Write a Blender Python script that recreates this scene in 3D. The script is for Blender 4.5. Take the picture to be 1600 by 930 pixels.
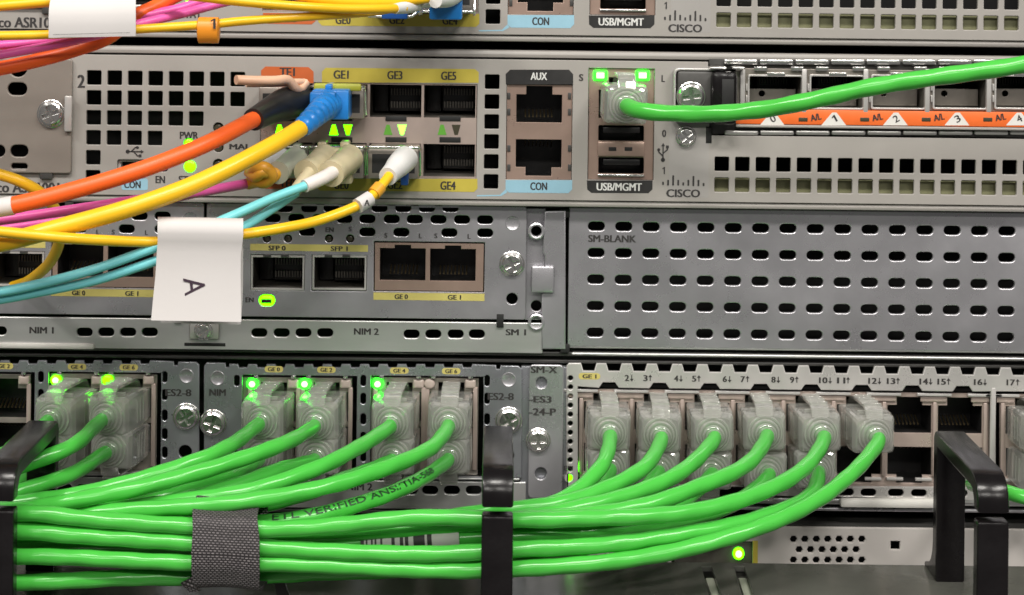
import bpy, bmesh, math, random
from mathutils import Vector, Matrix
random.seed(7)
R = math.radians
for _o in list(bpy.data.objects):
    bpy.data.objects.remove(_o)
SC = bpy.context.scene
COL = SC.collection

# ------------------------------------------------------------------ camera, light, exposure
# all lengths below are millimetres; S turns them into metres
S = 0.001
D, F, TH = 500.0, 2900.0, 0.0118        # camera distance to the router faces, focal length in photo pixels, camera roll
VX, VY, ZC = 780.0, -60.0, 1400.0       # the point the lens axis meets, camera height

def W(px, py, d=0.0):
    """a photo point on the plane d millimetres in front of the router faces"""
    s = (D - d) / F
    u, v = px - VX, py - VY
    x = u * math.cos(TH) + v * math.sin(TH)
    y = -u * math.sin(TH) + v * math.cos(TH)
    return Vector((x * s, -d, ZC - y * s))

cam_d = bpy.data.cameras.new('camera')
cam = bpy.data.objects.new('camera', cam_d)
COL.objects.link(cam)
cam_d.sensor_width = 36.0
cam_d.lens = 36.0 * F / 1600.0
cam_d.shift_x = (800 - VX) / 1600.0
cam_d.shift_y = -(465 - VY) / 1600.0
cam_d.clip_start = 0.01
cam_d.clip_end = 50.0
cam_d.dof.use_dof = True
cam_d.dof.focus_distance = 0.475
cam_d.dof.aperture_fstop = 32.0
cam.matrix_basis = Matrix.Translation((0, -D * S, ZC * S)) @ Matrix.Rotation(R(90), 4, 'X') @ Matrix.Rotation(TH, 4, 'Z')
SC.camera = cam

world = bpy.data.worlds.new('World')
SC.world = world
world.use_nodes = True
bg = world.node_tree.nodes['Background']
bg.inputs['Color'].default_value = (1.0, 0.97, 0.94, 1)
bg.inputs['Strength'].default_value = 0.11

def area_light(name, loc, target, sx, sy, power, col):
    L = bpy.data.lights.new(name, 'AREA')
    L.shape = 'RECTANGLE'; L.size = sx; L.size_y = sy; L.energy = power; L.color = col
    o = bpy.data.objects.new(name, L)
    COL.objects.link(o)
    loc = Vector(loc)
    q = (Vector(target) - loc).to_track_quat('-Z', 'Y')
    o.matrix_basis = Matrix.Translation(loc) @ q.to_matrix().to_4x4()
    return o
# the aisle's ceiling tubes, in front of and above the rack
for lx_ in (-0.85, -0.05, 0.75):
    area_light('ceiling_light', (lx_, -0.85, 2.45), (0, 0, 1.3), 0.5, 0.11, 9.6, (1.0, 0.96, 0.90))
for lx_ in (-0.7, 0.2, 1.1):
    area_light('ceiling_light', (lx_, -2.1, 2.5), (0, 0, 1.25), 0.5, 0.11, 6.2, (1.0, 0.96, 0.90))

SC.view_settings.view_transform = 'Standard'
SC.view_settings.look = 'None'
SC.view_settings.exposure = 0.2
SC.view_settings.gamma = 1.0
SC.view_settings.use_curve_mapping = False
SC.render.engine = 'CYCLES'
SC.cycles.max_bounces = 10
SC.cycles.transmission_bounces = 8
SC.cycles.transparent_max_bounces = 12
SC.cycles.use_denoising = True
SC.cycles.sample_clamp_indirect = 4.0
SC.cycles.caustics_refractive = False
SC.cycles.caustics_reflective = False

# ------------------------------------------------------------------ materials
MATS = {}
def mat(name, col, rough=0.5, metal=0.0, var=0.06, scale=0.12, bump=0.0, bscale=2.0, emit=0.0, trans=0.0, clear=0.0,
        coat=0.0, rvar=0.08, streak=None, spec=0.5, sss=0.0, wave=0.0):
    """scale / bscale are noise cycles per millimetre"""
    m = bpy.data.materials.new(name)
    m.use_nodes = True
    nt = m.node_tree; n = nt.nodes; l = nt.links
    b = n['Principled BSDF']
    out = n['Material Output']
    tc = n.new('ShaderNodeTexCoord')
    c4 = (*col, 1)
    b.inputs['Base Color'].default_value = c4
    b.inputs['Roughness'].default_value = rough
    b.inputs['Metallic'].default_value = metal
    b.inputs['Specular IOR Level'].default_value = spec
    b.inputs['Transmission Weight'].default_value = trans
    b.inputs['Coat Weight'].default_value = coat
    b.inputs['Coat Roughness'].default_value = 0.12
    if sss:
        b.inputs['Subsurface Weight'].default_value = sss
        b.inputs['Subsurface Radius'].default_value = (1, 1, 1)
        b.inputs['Subsurface Scale'].default_value = 0.001
    if var:
        mp = n.new('ShaderNodeMapping')
        mp.inputs['Scale'].default_value = streak or (1, 1, 1)
        l.new(tc.outputs['Object'], mp.inputs['Vector'])
        no = n.new('ShaderNodeTexNoise')
        no.inputs['Scale'].default_value = scale * 1000
        no.inputs['Detail'].default_value = 6.0
        no.inputs['Roughness'].default_value = 0.65
        l.new(mp.outputs[0], no.inputs['Vector'])
        mr = n.new('ShaderNodeMapRange')
        mr.inputs['From Min'].default_value = 0.25; mr.inputs['From Max'].default_value = 0.75
        mr.inputs['To Min'].default_value = 1 - var; mr.inputs['To Max'].default_value = 1 + var
        l.new(no.outputs['Fac'], mr.inputs['Value'])
        mx = n.new('ShaderNodeVectorMath'); mx.operation = 'SCALE'
        mx.inputs[0].default_value = col
        l.new(mr.outputs[0], mx.inputs['Scale'])
        l.new(mx.outputs[0], b.inputs['Base Color'])
        m2 = n.new('ShaderNodeMapRange')
        m2.inputs['From Min'].default_value = 0.25; m2.inputs['From Max'].default_value = 0.75
        m2.inputs['To Min'].default_value = max(0.02, rough - rvar); m2.inputs['To Max'].default_value = rough + rvar
        l.new(no.outputs['Fac'], m2.inputs['Value'])
        l.new(m2.outputs[0], b.inputs['Roughness'])
    if bump:
        n2 = n.new('ShaderNodeTexNoise')
        n2.inputs['Scale'].default_value = bscale * 1000
        n2.inputs['Detail'].default_value = 3.0
        l.new(tc.outputs['Object'], n2.inputs['Vector'])
        bp = n.new('ShaderNodeBump')
        bp.inputs['Strength'].default_value = bump
        bp.inputs['Distance'].default_value = 0.0001
        l.new(n2.outputs['Fac'], bp.inputs['Height'])
        l.new(bp.outputs[0], b.inputs['Normal'])
    if wave:
        n3 = n.new('ShaderNodeTexNoise')
        n3.inputs['Scale'].default_value = 28.0
        n3.inputs['Detail'].default_value = 1.5
        l.new(tc.outputs['Object'], n3.inputs['Vector'])
        b3 = n.new('ShaderNodeBump')
        b3.inputs['Strength'].default_value = 1.0
        b3.inputs['Distance'].default_value = wave
        l.new(n3.outputs['Fac'], b3.inputs['Height'])
        if bump: l.new(b3.outputs[0], bp.inputs['Normal'])
        else: l.new(b3.outputs[0], b.inputs['Normal'])
    if emit:
        b.inputs['Emission Color'].default_value = c4
        b.inputs['Emission Strength'].default_value = emit
    if clear:
        tr = n.new('ShaderNodeBsdfTransparent')
        tr.inputs['Color'].default_value = (0.97, 0.98, 0.97, 1)
        mix = n.new('ShaderNodeMixShader')
        mix.inputs['Fac'].default_value = clear
        l.new(b.outputs[0], mix.inputs[1]); l.new(tr.outputs[0], mix.inputs[2])
        l.new(mix.outputs[0], out.inputs['Surface'])
    MATS[name] = m
    return m

mat('bay_paint', (0.235, 0.205, 0.180), 0.40, 0.1, 0.08, 0.04, 0.25, 4.0)
mat('lower_paint', (0.50, 0.468, 0.445), 0.42, 0.0, 0.05, 0.05, 0.25, 4.0)
mat('router_paint', (0.345, 0.324, 0.302), 0.42, 0.0, 0.05, 0.05, 0.25, 4.0)
mat('router_label_strip', (0.345, 0.328, 0.315), 0.42, 0.0, 0.04, 0.05, 0.15, 4.0)
mat('zinc', (0.52, 0.51, 0.54), 0.28, 0.70, 0.13, 0.03, 0.18, 3.0, rvar=0.09, wave=0.0028)
mat('zinc_blue', (0.39, 0.40, 0.43), 0.27, 0.72, 0.16, 0.035, 0.18, 3.0, rvar=0.12, wave=0.0033)
mat('zinc_brushed', (0.68, 0.68, 0.67), 0.34, 0.70, 0.12, 0.05, 0.15, 3.0, streak=(0.12, 1, 1), rvar=0.09, wave=0.0028)
mat('tin', (0.62, 0.60, 0.58), 0.30, 0.45, 0.08, 0.08, 0.1, 3.0)
mat('bright_steel', (0.80, 0.79, 0.77), 0.20, 0.95, 0.06, 0.3, 0.1, 2.0)
mat('nickel', (0.44, 0.315, 0.26), 0.30, 0.5, 0.10, 0.06, 0.1, 3.0)
mat('nickel_light', (0.56, 0.455, 0.405), 0.30, 0.5, 0.10, 0.06, 0.1, 3.0)
mat('cage_metal', (0.40, 0.36, 0.32), 0.34, 0.7, 0.15, 0.15, 0.1, 3.0)
mat('cage_dark', (0.12, 0.11, 0.095), 0.42, 0.4, 0.3, 0.25, 0.2, 2.0)
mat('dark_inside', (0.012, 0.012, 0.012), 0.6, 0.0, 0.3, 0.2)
mat('dark_steel', (0.075, 0.073, 0.070), 0.40, 0.3, 0.2, 0.05, 0.2, 2.0)
mat('jack_black', (0.016, 0.015, 0.015), 0.38, 0.0, 0.2, 0.2)
mat('gold', (0.22, 0.17, 0.09), 0.35, 0.8, 0.1, 0.5)
mat('circuit_board', (0.24, 0.24, 0.13), 0.55, 0.0, 0.25, 0.12)
mat('ring_plastic', (0.006, 0.005, 0.0055), 0.22, 0.0, 0.25, 0.08, 0.2, 2.2, rvar=0.08, spec=0.35)
mat('tray_paint', (0.095, 0.095, 0.083), 0.20, 0.0, 0.25, 0.02, 0.10, 1.5, rvar=0.07)
mat('green_jacket', (0.070, 0.49, 0.060), 0.22, 0.0, 0.07, 0.02, 0.12, 1.2, rvar=.05)
mat('yellow_jacket', (0.90, 0.52, 0.016), 0.30, 0.0, 0.06, 0.03, 0.1, 1.5)
mat('orange_jacket', (0.86, 0.125, 0.018), 0.38, 0.0, 0.06, 0.03, 0.1, 1.5)
mat('pink_jacket', (0.80, 0.12, 0.42), 0.32, 0.0, 0.06, 0.03, 0.1, 1.5)
mat('aqua_jacket', (0.20, 0.66, 0.70), 0.34, 0.0, 0.06, 0.03, 0.1, 1.5)
mat('white_jacket', (0.78, 0.73, 0.70), 0.42, 0.0, 0.04, 0.03)
mat('white_boot', (0.72, 0.71, 0.70), 0.40, 0.0, 0.04, 0.05)
mat('beige_plastic', (0.62, 0.54, 0.35), 0.38, 0.0, 0.05, 0.05, coat=0.2)
mat('grey_green_boot', (0.45, 0.46, 0.38), 0.38, 0.0, 0.05, 0.05)
mat('peach_plastic', (0.80, 0.50, 0.34), 0.36, 0.0, 0.05, 0.05)
mat('amber_plastic', (0.75, 0.36, 0.03), 0.36, 0.0, 0.05, 0.05)
mat('orange_clip', (0.80, 0.28, 0.02), 0.36, 0.0, 0.05, 0.05)
mat('blue_plastic', (0.015, 0.21, 0.62), 0.34, 0.0, 0.06, 0.05, coat=0.2)
mat('deep_blue_plastic', (0.012, 0.07, 0.27), 0.34, 0.0, 0.06, 0.05)
mat('lime_plastic', (0.42, 0.43, 0.05), 0.36, 0.0, 0.05, 0.05)
mat('black_boot', (0.018, 0.018, 0.019), 0.42, 0.0, 0.2, 0.1)
mat('paper', (0.62, 0.595, 0.585), 0.62, 0.0, 0.03, 0.03, 0.15, 0.8)
mat('paper_underside', (0.74, 0.71, 0.68), 0.62, 0.0, 0.03, 0.03)
mat('ink', (0.035, 0.032, 0.032), 0.55, 0.0, 0.1, 0.3)
mat('ink_purple', (0.05, 0.028, 0.045), 0.55, 0.0, 0.1, 0.3)
mat('ink_green', (0.010, 0.055, 0.014), 0.5, 0.0, 0.1, 0.3)
mat('print_white', (0.66, 0.66, 0.64), 0.5, 0.0, 0.05, 0.3)
mat('print_black', (0.028, 0.027, 0.027), 0.40, 0.0, 0.15, 0.2)
mat('print_blue', (0.29, 0.50, 0.62), 0.45, 0.0, 0.05, 0.2)
mat('print_yellow', (0.50, 0.41, 0.06), 0.45, 0.0, 0.06, 0.2)
mat('print_pale_yellow', (0.60, 0.52, 0.16), 0.45, 0.0, 0.06, 0.2)
mat('print_orange', (0.52, 0.115, 0.03), 0.45, 0.0, 0.06, 0.2)
mat('strip_orange', (0.85, 0.16, 0.03), 0.45, 0.0, 0.06, 0.2)
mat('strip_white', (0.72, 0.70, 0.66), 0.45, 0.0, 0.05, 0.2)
mat('led_green', (0.008, 1.0, 0.006), 0.3, 0.0, 0.0, emit=12.0)
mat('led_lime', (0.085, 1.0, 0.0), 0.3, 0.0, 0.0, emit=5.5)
mat('led_hot', (0.16, 1.0, 0.04), 0.3, 0.0, 0.0, emit=4.5)
mat('led_core', (0.45, 1.0, 0.30), 0.3, 0.0, 0.0, emit=2.6)
mat('led_dim', (0.10, 0.30, 0.04), 0.3, 0.0, 0.0, emit=0.25)
mat('led_off', (0.06, 0.055, 0.035), 0.25, 0.0, 0.0)
mat('led_clear', (0.62, 0.52, 0.46), 0.2, 0.0, 0.0, clear=0.2)

def _clear_mat(name, milk, rough, rough_skin=0.3, ior=1.75):
    """clear moulded plastic: light passes, surfaces mirror by Fresnel, a little milkiness"""
    m = bpy.data.materials.new(name); m.use_nodes = True
    nt = m.node_tree; n = nt.nodes; l = nt.links
    out = n['Material Output']; n.remove(n['Principled BSDF'])
    tc = n.new('ShaderNodeTexCoord'); no = n.new('ShaderNodeTexNoise')
    no.inputs['Scale'].default_value = 380.0; no.inputs['Detail'].default_value = 2.0
    l.new(tc.outputs['Object'], no.inputs['Vector'])
    bp = n.new('ShaderNodeBump'); bp.inputs['Strength'].default_value = rough_skin; bp.inputs['Distance'].default_value = 0.0006
    l.new(no.outputs['Fac'], bp.inputs['Height'])
    fr = n.new('ShaderNodeFresnel'); fr.inputs['IOR'].default_value = ior
    l.new(bp.outputs[0], fr.inputs['Normal'])
    gl = n.new('ShaderNodeBsdfGlossy'); gl.inputs['Roughness'].default_value = rough; gl.inputs['Color'].default_value = (1, 1, 1, 1)
    l.new(bp.outputs[0], gl.inputs['Normal'])
    df = n.new('ShaderNodeBsdfDiffuse'); df.inputs['Color'].default_value = (0.97, 0.965, 0.92, 1)
    tl = n.new('ShaderNodeBsdfTranslucent'); tl.inputs['Color'].default_value = (0.97, 0.965, 0.92, 1)
    md = n.new('ShaderNodeMixShader'); md.inputs['Fac'].default_value = 0.4
    l.new(df.outputs[0], md.inputs[1]); l.new(tl.outputs[0], md.inputs[2])
    tr = n.new('ShaderNodeBsdfTransparent'); tr.inputs['Color'].default_value = (0.965, 0.97, 0.95, 1)
    m1 = n.new('ShaderNodeMixShader'); m1.inputs['Fac'].default_value = milk
    l.new(tr.outputs[0], m1.inputs[1]); l.new(md.outputs[0], m1.inputs[2])
    m2 = n.new('ShaderNodeMixShader')
    ma = n.new('ShaderNodeMath'); ma.operation = 'MINIMUM'; ma.inputs[1].default_value = 0.5
    l.new(fr.outputs[0], ma.inputs[0]); l.new(ma.outputs[0], m2.inputs['Fac']); l.new(m1.outputs[0], m2.inputs[1]); l.new(gl.outputs[0], m2.inputs[2])
    l.new(m2.outputs[0], out.inputs['Surface'])
    MATS[name] = m
_clear_mat('clear_plastic', 0.34, 0.09, 0.16)
_clear_mat('boot_plastic', 0.34, 0.09, 0.0, 2.3)
_clear_mat('latch_plastic', 0.28, 0.07, 0.05, 2.0)

def _strap_mat():
    m = bpy.data.materials.new('hook_and_loop')
    m.use_nodes = True
    nt = m.node_tree; n = nt.nodes; l = nt.links
    b = n['Principled BSDF']; b.inputs['Roughness'].default_value = 0.55
    uv = n.new('ShaderNodeUVMap')
    mp = n.new('ShaderNodeMapping'); mp.inputs['Scale'].default_value = (1.02, 0.92, 1)
    l.new(uv.outputs[0], mp.inputs[0])
    br = n.new('ShaderNodeTexBrick')
    br.offset = 0.5
    br.inputs['Color1'].default_value = (0.27, 0.245, 0.25, 1); br.inputs['Color2'].default_value = (0.16, 0.145, 0.15, 1)
    br.inputs['Mortar'].default_value = (0.025, 0.022, 0.024, 1)
    br.inputs['Scale'].default_value = 1.0
    br.inputs['Mortar Size'].default_value = 0.24; br.inputs['Mortar Smooth'].default_value = 0.7
    br.inputs['Brick Width'].default_value = 1.0; br.inputs['Row Height'].default_value = 0.62
    l.new(mp.outputs[0], br.inputs['Vector'])
    l.new(br.outputs['Color'], b.inputs['Base Color'])
    bp = n.new('ShaderNodeBump'); bp.invert = True
    bp.inputs['Strength'].default_value = 1.0; bp.inputs['Distance'].default_value = 0.00035
    l.new(br.outputs['Fac'], bp.inputs['Height']); l.new(bp.outputs[0], b.inputs['Normal'])
    MATS['hook_and_loop'] = m
_strap_mat()

# ------------------------------------------------------------------ building helpers
WM = {}
def link(name, mesh, mname=None, parent=None, M=None):
    o = bpy.data.objects.new(name, mesh)
    COL.objects.link(o)
    if mesh is not None and mname and not mesh.materials:
        mesh.materials.append(MATS[mname])
    M = M if M is not None else Matrix.Identity(4)
    if parent is not None:
        o.parent = parent
        o.matrix_basis = WM[parent.name].inverted() @ M
    else:
        o.matrix_basis = M
    WM[o.name] = M
    return o

def tag(o, label, cat, group=None, kind=None):
    if label: o['label'] = label
    if cat: o['category'] = cat
    if group: o['group'] = group
    if kind: o['kind'] = kind
    return o

def thing(name, label, cat, loc, group=None):
    """an Empty at a thing's base; loc in millimetres"""
    o = link(name, None, None, None, Matrix.Translation(Vector(loc) * S))
    o.empty_display_size = 0.01
    return tag(o, label, cat, group)

def smooth(me, ang=32):
    for p in me.polygons: p.use_smooth = True
    try: me.set_sharp_from_angle(angle=R(ang))
    except Exception: pass

def fin(bm, name, mname, parent=None, ang=32):
    """a bmesh in world millimetres becomes one object with its origin at its middle"""
    bmesh.ops.recalc_face_normals(bm, faces=bm.faces)
    vs = [v.co for v in bm.verts]
    c = Vector([(min(v[i] for v in vs) + max(v[i] for v in vs)) / 2 for i in range(3)])
    for v in bm.verts: v.co = (v.co - c) * S
    me = bpy.data.meshes.new(name)
    bm.to_mesh(me); bm.free()
    smooth(me, ang)
    return link(name, me, mname, parent, Matrix.Translation(c * S))

def local_mesh(bm, name, mname, ang=32, recalc=True):
    if recalc: bmesh.ops.recalc_face_normals(bm, faces=bm.faces)
    for v in bm.verts: v.co = v.co * S
    me = bpy.data.meshes.new(name)
    bm.to_mesh(me); bm.free()
    smooth(me, ang)
    me.materials.append(MATS[mname])
    return me

def add_box(bm, x0, x1, y0, y1, z0, z1, bev=0.0, seg=2):
    r = bmesh.ops.create_cube(bm, size=1.0)
    vs = r['verts']
    for v in vs:
        v.co = Vector((x0 + (v.co.x + .5) * (x1 - x0), y0 + (v.co.y + .5) * (y1 - y0), z0 + (v.co.z + .5) * (z1 - z0)))
    if bev:
        es = list({e for v in vs for e in v.link_edges})
        bmesh.ops.bevel(bm, geom=es, offset=bev, segments=seg, profile=0.5, affect='EDGES')

def box(name, mname, parent, x0, x1, y0, y1, z0, z1, bev=0.0):
    bm = bmesh.new()
    add_box(bm, min(x0, x1), max(x0, x1), min(y0, y1), max(y0, y1), min(z0, z1), max(z0, z1), bev)
    return fin(bm, name, mname, parent)

def pbox(name, mname, parent, x0, y0, x1, y1, d0, d1, bev=0.2):
    """a box whose front face (d1) fills the photo rectangle"""
    a, b = W((x0 + x1) / 2, y0, d1), W((x0 + x1) / 2, y1, d1)
    l_, r_ = W(x0, (y0 + y1) / 2, d1), W(x1, (y0 + y1) / 2, d1)
    return box(name, mname, parent, l_.x, r_.x, -d1, -d0, b.z, a.z, bev)

def rect(x0, x1, z0, z1, r=0.0, n=3):
    if r <= 0: return [(x0, z0), (x1, z0), (x1, z1), (x0, z1)]
    p = []
    for cx, cz, a0 in ((x1 - r, z0 + r, -90), (x1 - r, z1 - r, 0), (x0 + r, z1 - r, 90), (x0 + r, z0 + r, 180)):
        for k in range(n + 1):
            a = R(a0 + 90 * k / n); p.append((cx + r * math.cos(a), cz + r * math.sin(a)))
    return p
def prect(x0, y0, x1, y1, d=0, r=0.0, n=3):
    a, b = W((x0 + x1) / 2, y0, d), W((x0 + x1) / 2, y1, d)
    l_, r_ = W(x0, (y0 + y1) / 2, d), W(x1, (y0 + y1) / 2, d)
    return rect(l_.x, r_.x, b.z, a.z, r, n)
def circ(c, r, n=16):
    return [(c[0] + r * math.cos(2 * math.pi * k / n), c[1] + r * math.sin(2 * math.pi * k / n)) for k in range(n)]
def pt(px, py, d=0):
    w = W(px, py, d); return (w.x, w.z)
def slot(c, w, h):
    return rect(c[0] - w / 2, c[0] + w / 2, c[1] - h / 2, c[1] + h / 2, min(w, h) * 0.48, 4)

def curve_mesh(loops, thick, bev):
    cu = bpy.data.curves.new('tmp', 'CURVE')
    cu.dimensions = '2D'
    cu.fill_mode = 'BOTH' if thick > 0 else 'FRONT'
    if thick > 0:
        cu.extrude = max(thick / 2 - bev, 0.001)
        cu.bevel_depth = bev
        cu.bevel_resolution = 1
        cu.offset = -bev
    for lp in loops:
        sp = cu.splines.new('POLY')
        sp.points.add(len(lp) - 1)
        for p, q in zip(sp.points, lp): p.co = (q[0], q[1], 0, 1)
        sp.use_cyclic_u = True
    o = bpy.data.objects.new('tmp', cu)
    me = bpy.data.meshes.new_from_object(o)
    bpy.data.objects.remove(o); bpy.data.curves.remove(cu)
    return me

def upright(me, yfront, thick, name):
    """curve plane -> wall plane facing the camera; recentred; returns (mesh, centre)"""
    n = len(me.vertices)
    co = [0.0] * (3 * n); me.vertices.foreach_get('co', co)
    xs, ys, zs = co[0::3], co[1::3], co[2::3]
    cx, cz = (min(xs) + max(xs)) / 2, (min(ys) + max(ys)) / 2
    out = []
    for i in range(n):
        out += [(xs[i] - cx) * S, -zs[i] * S, (ys[i] - cz) * S]
    me.vertices.foreach_set('co', out)
    me.update(); me.name = name
    smooth(me, 40)
    return Vector((cx, yfront + thick / 2, cz))

def panel(name, mname, parent, loops, d, thick=1.0, bev=0.15):
    """sheet with holes; first loop the outline, front face at depth d"""
    me = curve_mesh(loops, thick, min(bev, thick / 2 - 0.01))
    c = upright(me, -d, thick, name)
    me.materials.clear()
    return link(name, me, mname, parent, Matrix.Translation(c * S))

def flat(name, mname, parent, loop, d, lift=0.05):
    """printed or stuck-on flat patch"""
    me = curve_mesh([loop], 0.03, 0.0)
    c = upright(me, -d - lift, 0.03, name)
    me.materials.clear()
    return link(name, me, mname, parent, Matrix.Translation(c * S))

def text_mesh(s, bold=0.0):
    cu = bpy.data.curves.new('tmp', 'FONT')
    cu.body = s; cu.size = 1.0; cu.offset = bold; cu.resolution_u = 3
    o = bpy.data.objects.new('tmp', cu)
    me = bpy.data.meshes.new_from_object(o)
    bpy.data.objects.remove(o); bpy.data.curves.remove(cu)
    return me

def heavy(s, w):
    """bolder lettering: the strokes laid three times, a hair apart in depth; a lone 1 gets its flag"""
    if s == '1':
        me = bpy.data.meshes.new('one')
        me.from_pydata([(0, 0, 0), (.13, 0, 0), (.13, .7, 0), (.03, .7, 0), (-.14, .56, 0), (-.14, .46, 0), (0, .55, 0)], [], [(0, 1, 2, 3, 4, 5, 6)])
        me.update(); return me
    base = text_mesh(s)
    bm = bmesh.new()
    for k, dx in enumerate((0.0, -w, w)):
        n0 = len(bm.verts)
        bm.from_mesh(base)
        bm.verts.ensure_lookup_table()
        for v in bm.verts[n0:]: v.co.x += dx; v.co.z = -.006 * k
    bm.to_mesh(base); bm.free()
    return base

def text(s, x0, y0, x1, y1, d, mname='ink', parent=None, bold=0.0, lift=0.09, name='lettering', rot=0.0, weight=0.04):
    """lettering fitted to the photo rectangle on plane d"""
    me = heavy(s, weight)
    xs = [v.co.x for v in me.vertices]; ys = [v.co.y for v in me.vertices]
    a, b = W((x0 + x1) / 2, y0, d), W((x0 + x1) / 2, y1, d)
    w = (x1 - x0) * (D - d) / F; h = a.z - b.z
    sx, sz = w / (max(xs) - min(xs)), h / (max(ys) - min(ys))
    sx = min(sx, sz * 1.45)
    mx, my = (max(xs) + min(xs)) / 2, (max(ys) + min(ys)) / 2
    for v in me.vertices:
        v.co = Vector(((v.co.x - mx) * sx, v.co.z, (v.co.y - my) * sz)) * S
    me.materials.clear()
    c = Vector(((a.x + b.x) / 2, -d - lift, (a.z + b.z) / 2))
    return link(name, me, mname, parent, Matrix.Translation(c * S) @ Matrix.Rotation(R(rot), 4, 'Y'))

def spline(pts, step=1.2):
    """Catmull-Rom through the points, resampled"""
    P = [Vector(p) for p in pts]
    P = [P[0] * 2 - P[1]] + P + [P[-1] * 2 - P[-2]]
    dense = []
    for i in range(1, len(P) - 2):
        p0, p1, p2, p3 = P[i - 1:i + 3]
        t0 = 0.0
        t1 = t0 + max((p1 - p0).length, 1e-4) ** 0.5
        t2 = t1 + max((p2 - p1).length, 1e-4) ** 0.5
        t3 = t2 + max((p3 - p2).length, 1e-4) ** 0.5
        for k in range(24):
            t = t1 + (t2 - t1) * k / 24
            a1 = p0 * ((t1 - t) / (t1 - t0)) + p1 * ((t - t0) / (t1 - t0))
            a2 = p1 * ((t2 - t) / (t2 - t1)) + p2 * ((t - t1) / (t2 - t1))
            a3 = p2 * ((t3 - t) / (t3 - t2)) + p3 * ((t - t2) / (t3 - t2))
            b1 = a1 * ((t2 - t) / (t2 - t0)) + a2 * ((t - t0) / (t2 - t0))
            b2 = a2 * ((t3 - t) / (t3 - t1)) + a3 * ((t - t1) / (t3 - t1))
            dense.append(b1 * ((t2 - t) / (t2 - t1)) + b2 * ((t - t1) / (t2 - t1)))
    dense.append(P[-2])
    out = [dense[0]]; acc = 0.0
    for a, b in zip(dense, dense[1:]):
        acc += (b - a).length
        if acc >= step: out.append(b); acc = 0.0
    if (out[-1] - dense[-1]).length > 0.05: out.append(dense[-1])
    return out

def frames(pts):
    T = []
    for i in range(len(pts)):
        t = pts[min(i + 1, len(pts) - 1)] - pts[max(i - 1, 0)]
        T.append(t.normalized())
    up = Vector((0, 0, 1))
    if abs(T[0].dot(up)) > 0.9: up = Vector((1, 0, 0))
    n = (up - T[0] * up.dot(T[0])).normalized()
    N = [n]
    for i in range(1, len(pts)):
        n = N[-1] - T[i] * N[-1].dot(T[i])
        N.append(n.normalized())
    return T, N

def add_tube(bm, pts, r, seg=14, ripple=0.0, pitch=13.0, cap=True):
    """r: number or list of one radius per point"""
    T, N = frames(pts)
    rings = []; s = 0.0; ph = random.uniform(0, 6)
    for i, p in enumerate(pts):
        if i: s += (p - pts[i - 1]).length
        B = T[i].cross(N[i]); rr = r[i] if isinstance(r, (list, tuple)) else r
        ring = []
        for k in range(seg):
            a = 2 * math.pi * k / seg
            q = rr * (1 + ripple * math.sin(2 * a + 2 * math.pi * s / pitch + ph) + ripple * 0.5 * math.sin(3 * a - 2 * math.pi * s / (pitch * 1.7)))
            ring.append(bm.verts.new(p + N[i] * (q * math.cos(a)) + B * (q * math.sin(a))))
        rings.append(ring)
    for a, b in zip(rings, rings[1:]):
        for k in range(seg):
            bm.faces.new((a[k], a[(k + 1) % seg], b[(k + 1) % seg], b[k]))
    if cap:
        bm.faces.new(rings[0][::-1]); bm.faces.new(rings[-1])

def tube(name, mname, parent, pts, r, seg=14, ripple=0.0, step=1.2, curved=True):
    bm = bmesh.new()
    add_tube(bm, spline(pts, step) if curved else [Vector(p) for p in pts], r, seg, ripple)
    return fin(bm, name, mname, parent, 60)

def add_loft(bm, secs, cap=True):
    rings = [[bm.verts.new(p) for p in s] for s in secs]
    for a, b in zip(rings, rings[1:]):
        n = len(a)
        for k in range(n): bm.faces.new((a[k], a[(k + 1) % n], b[(k + 1) % n], b[k]))
    if cap:
        bm.faces.new(rings[0][::-1]); bm.faces.new(rings[-1])

def sec(y, w, h, r, n=4, dz=0.0):
    return [Vector((x, y, z + dz)) for x, z in rect(-w, w, -h, h, min(r, w - .01, h - .01), n)]

def copy_tree(o, parent=None, shift=None):
    c = o.copy(); COL.objects.link(c)
    M = WM[o.name]
    if shift is not None:
        M = Matrix.Translation(shift) @ M
        if parent is None: c.matrix_basis = M
    WM[c.name] = M
    c.parent = parent
    for ch in list(o.children): copy_tree(ch, c, shift)
    return c

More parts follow.
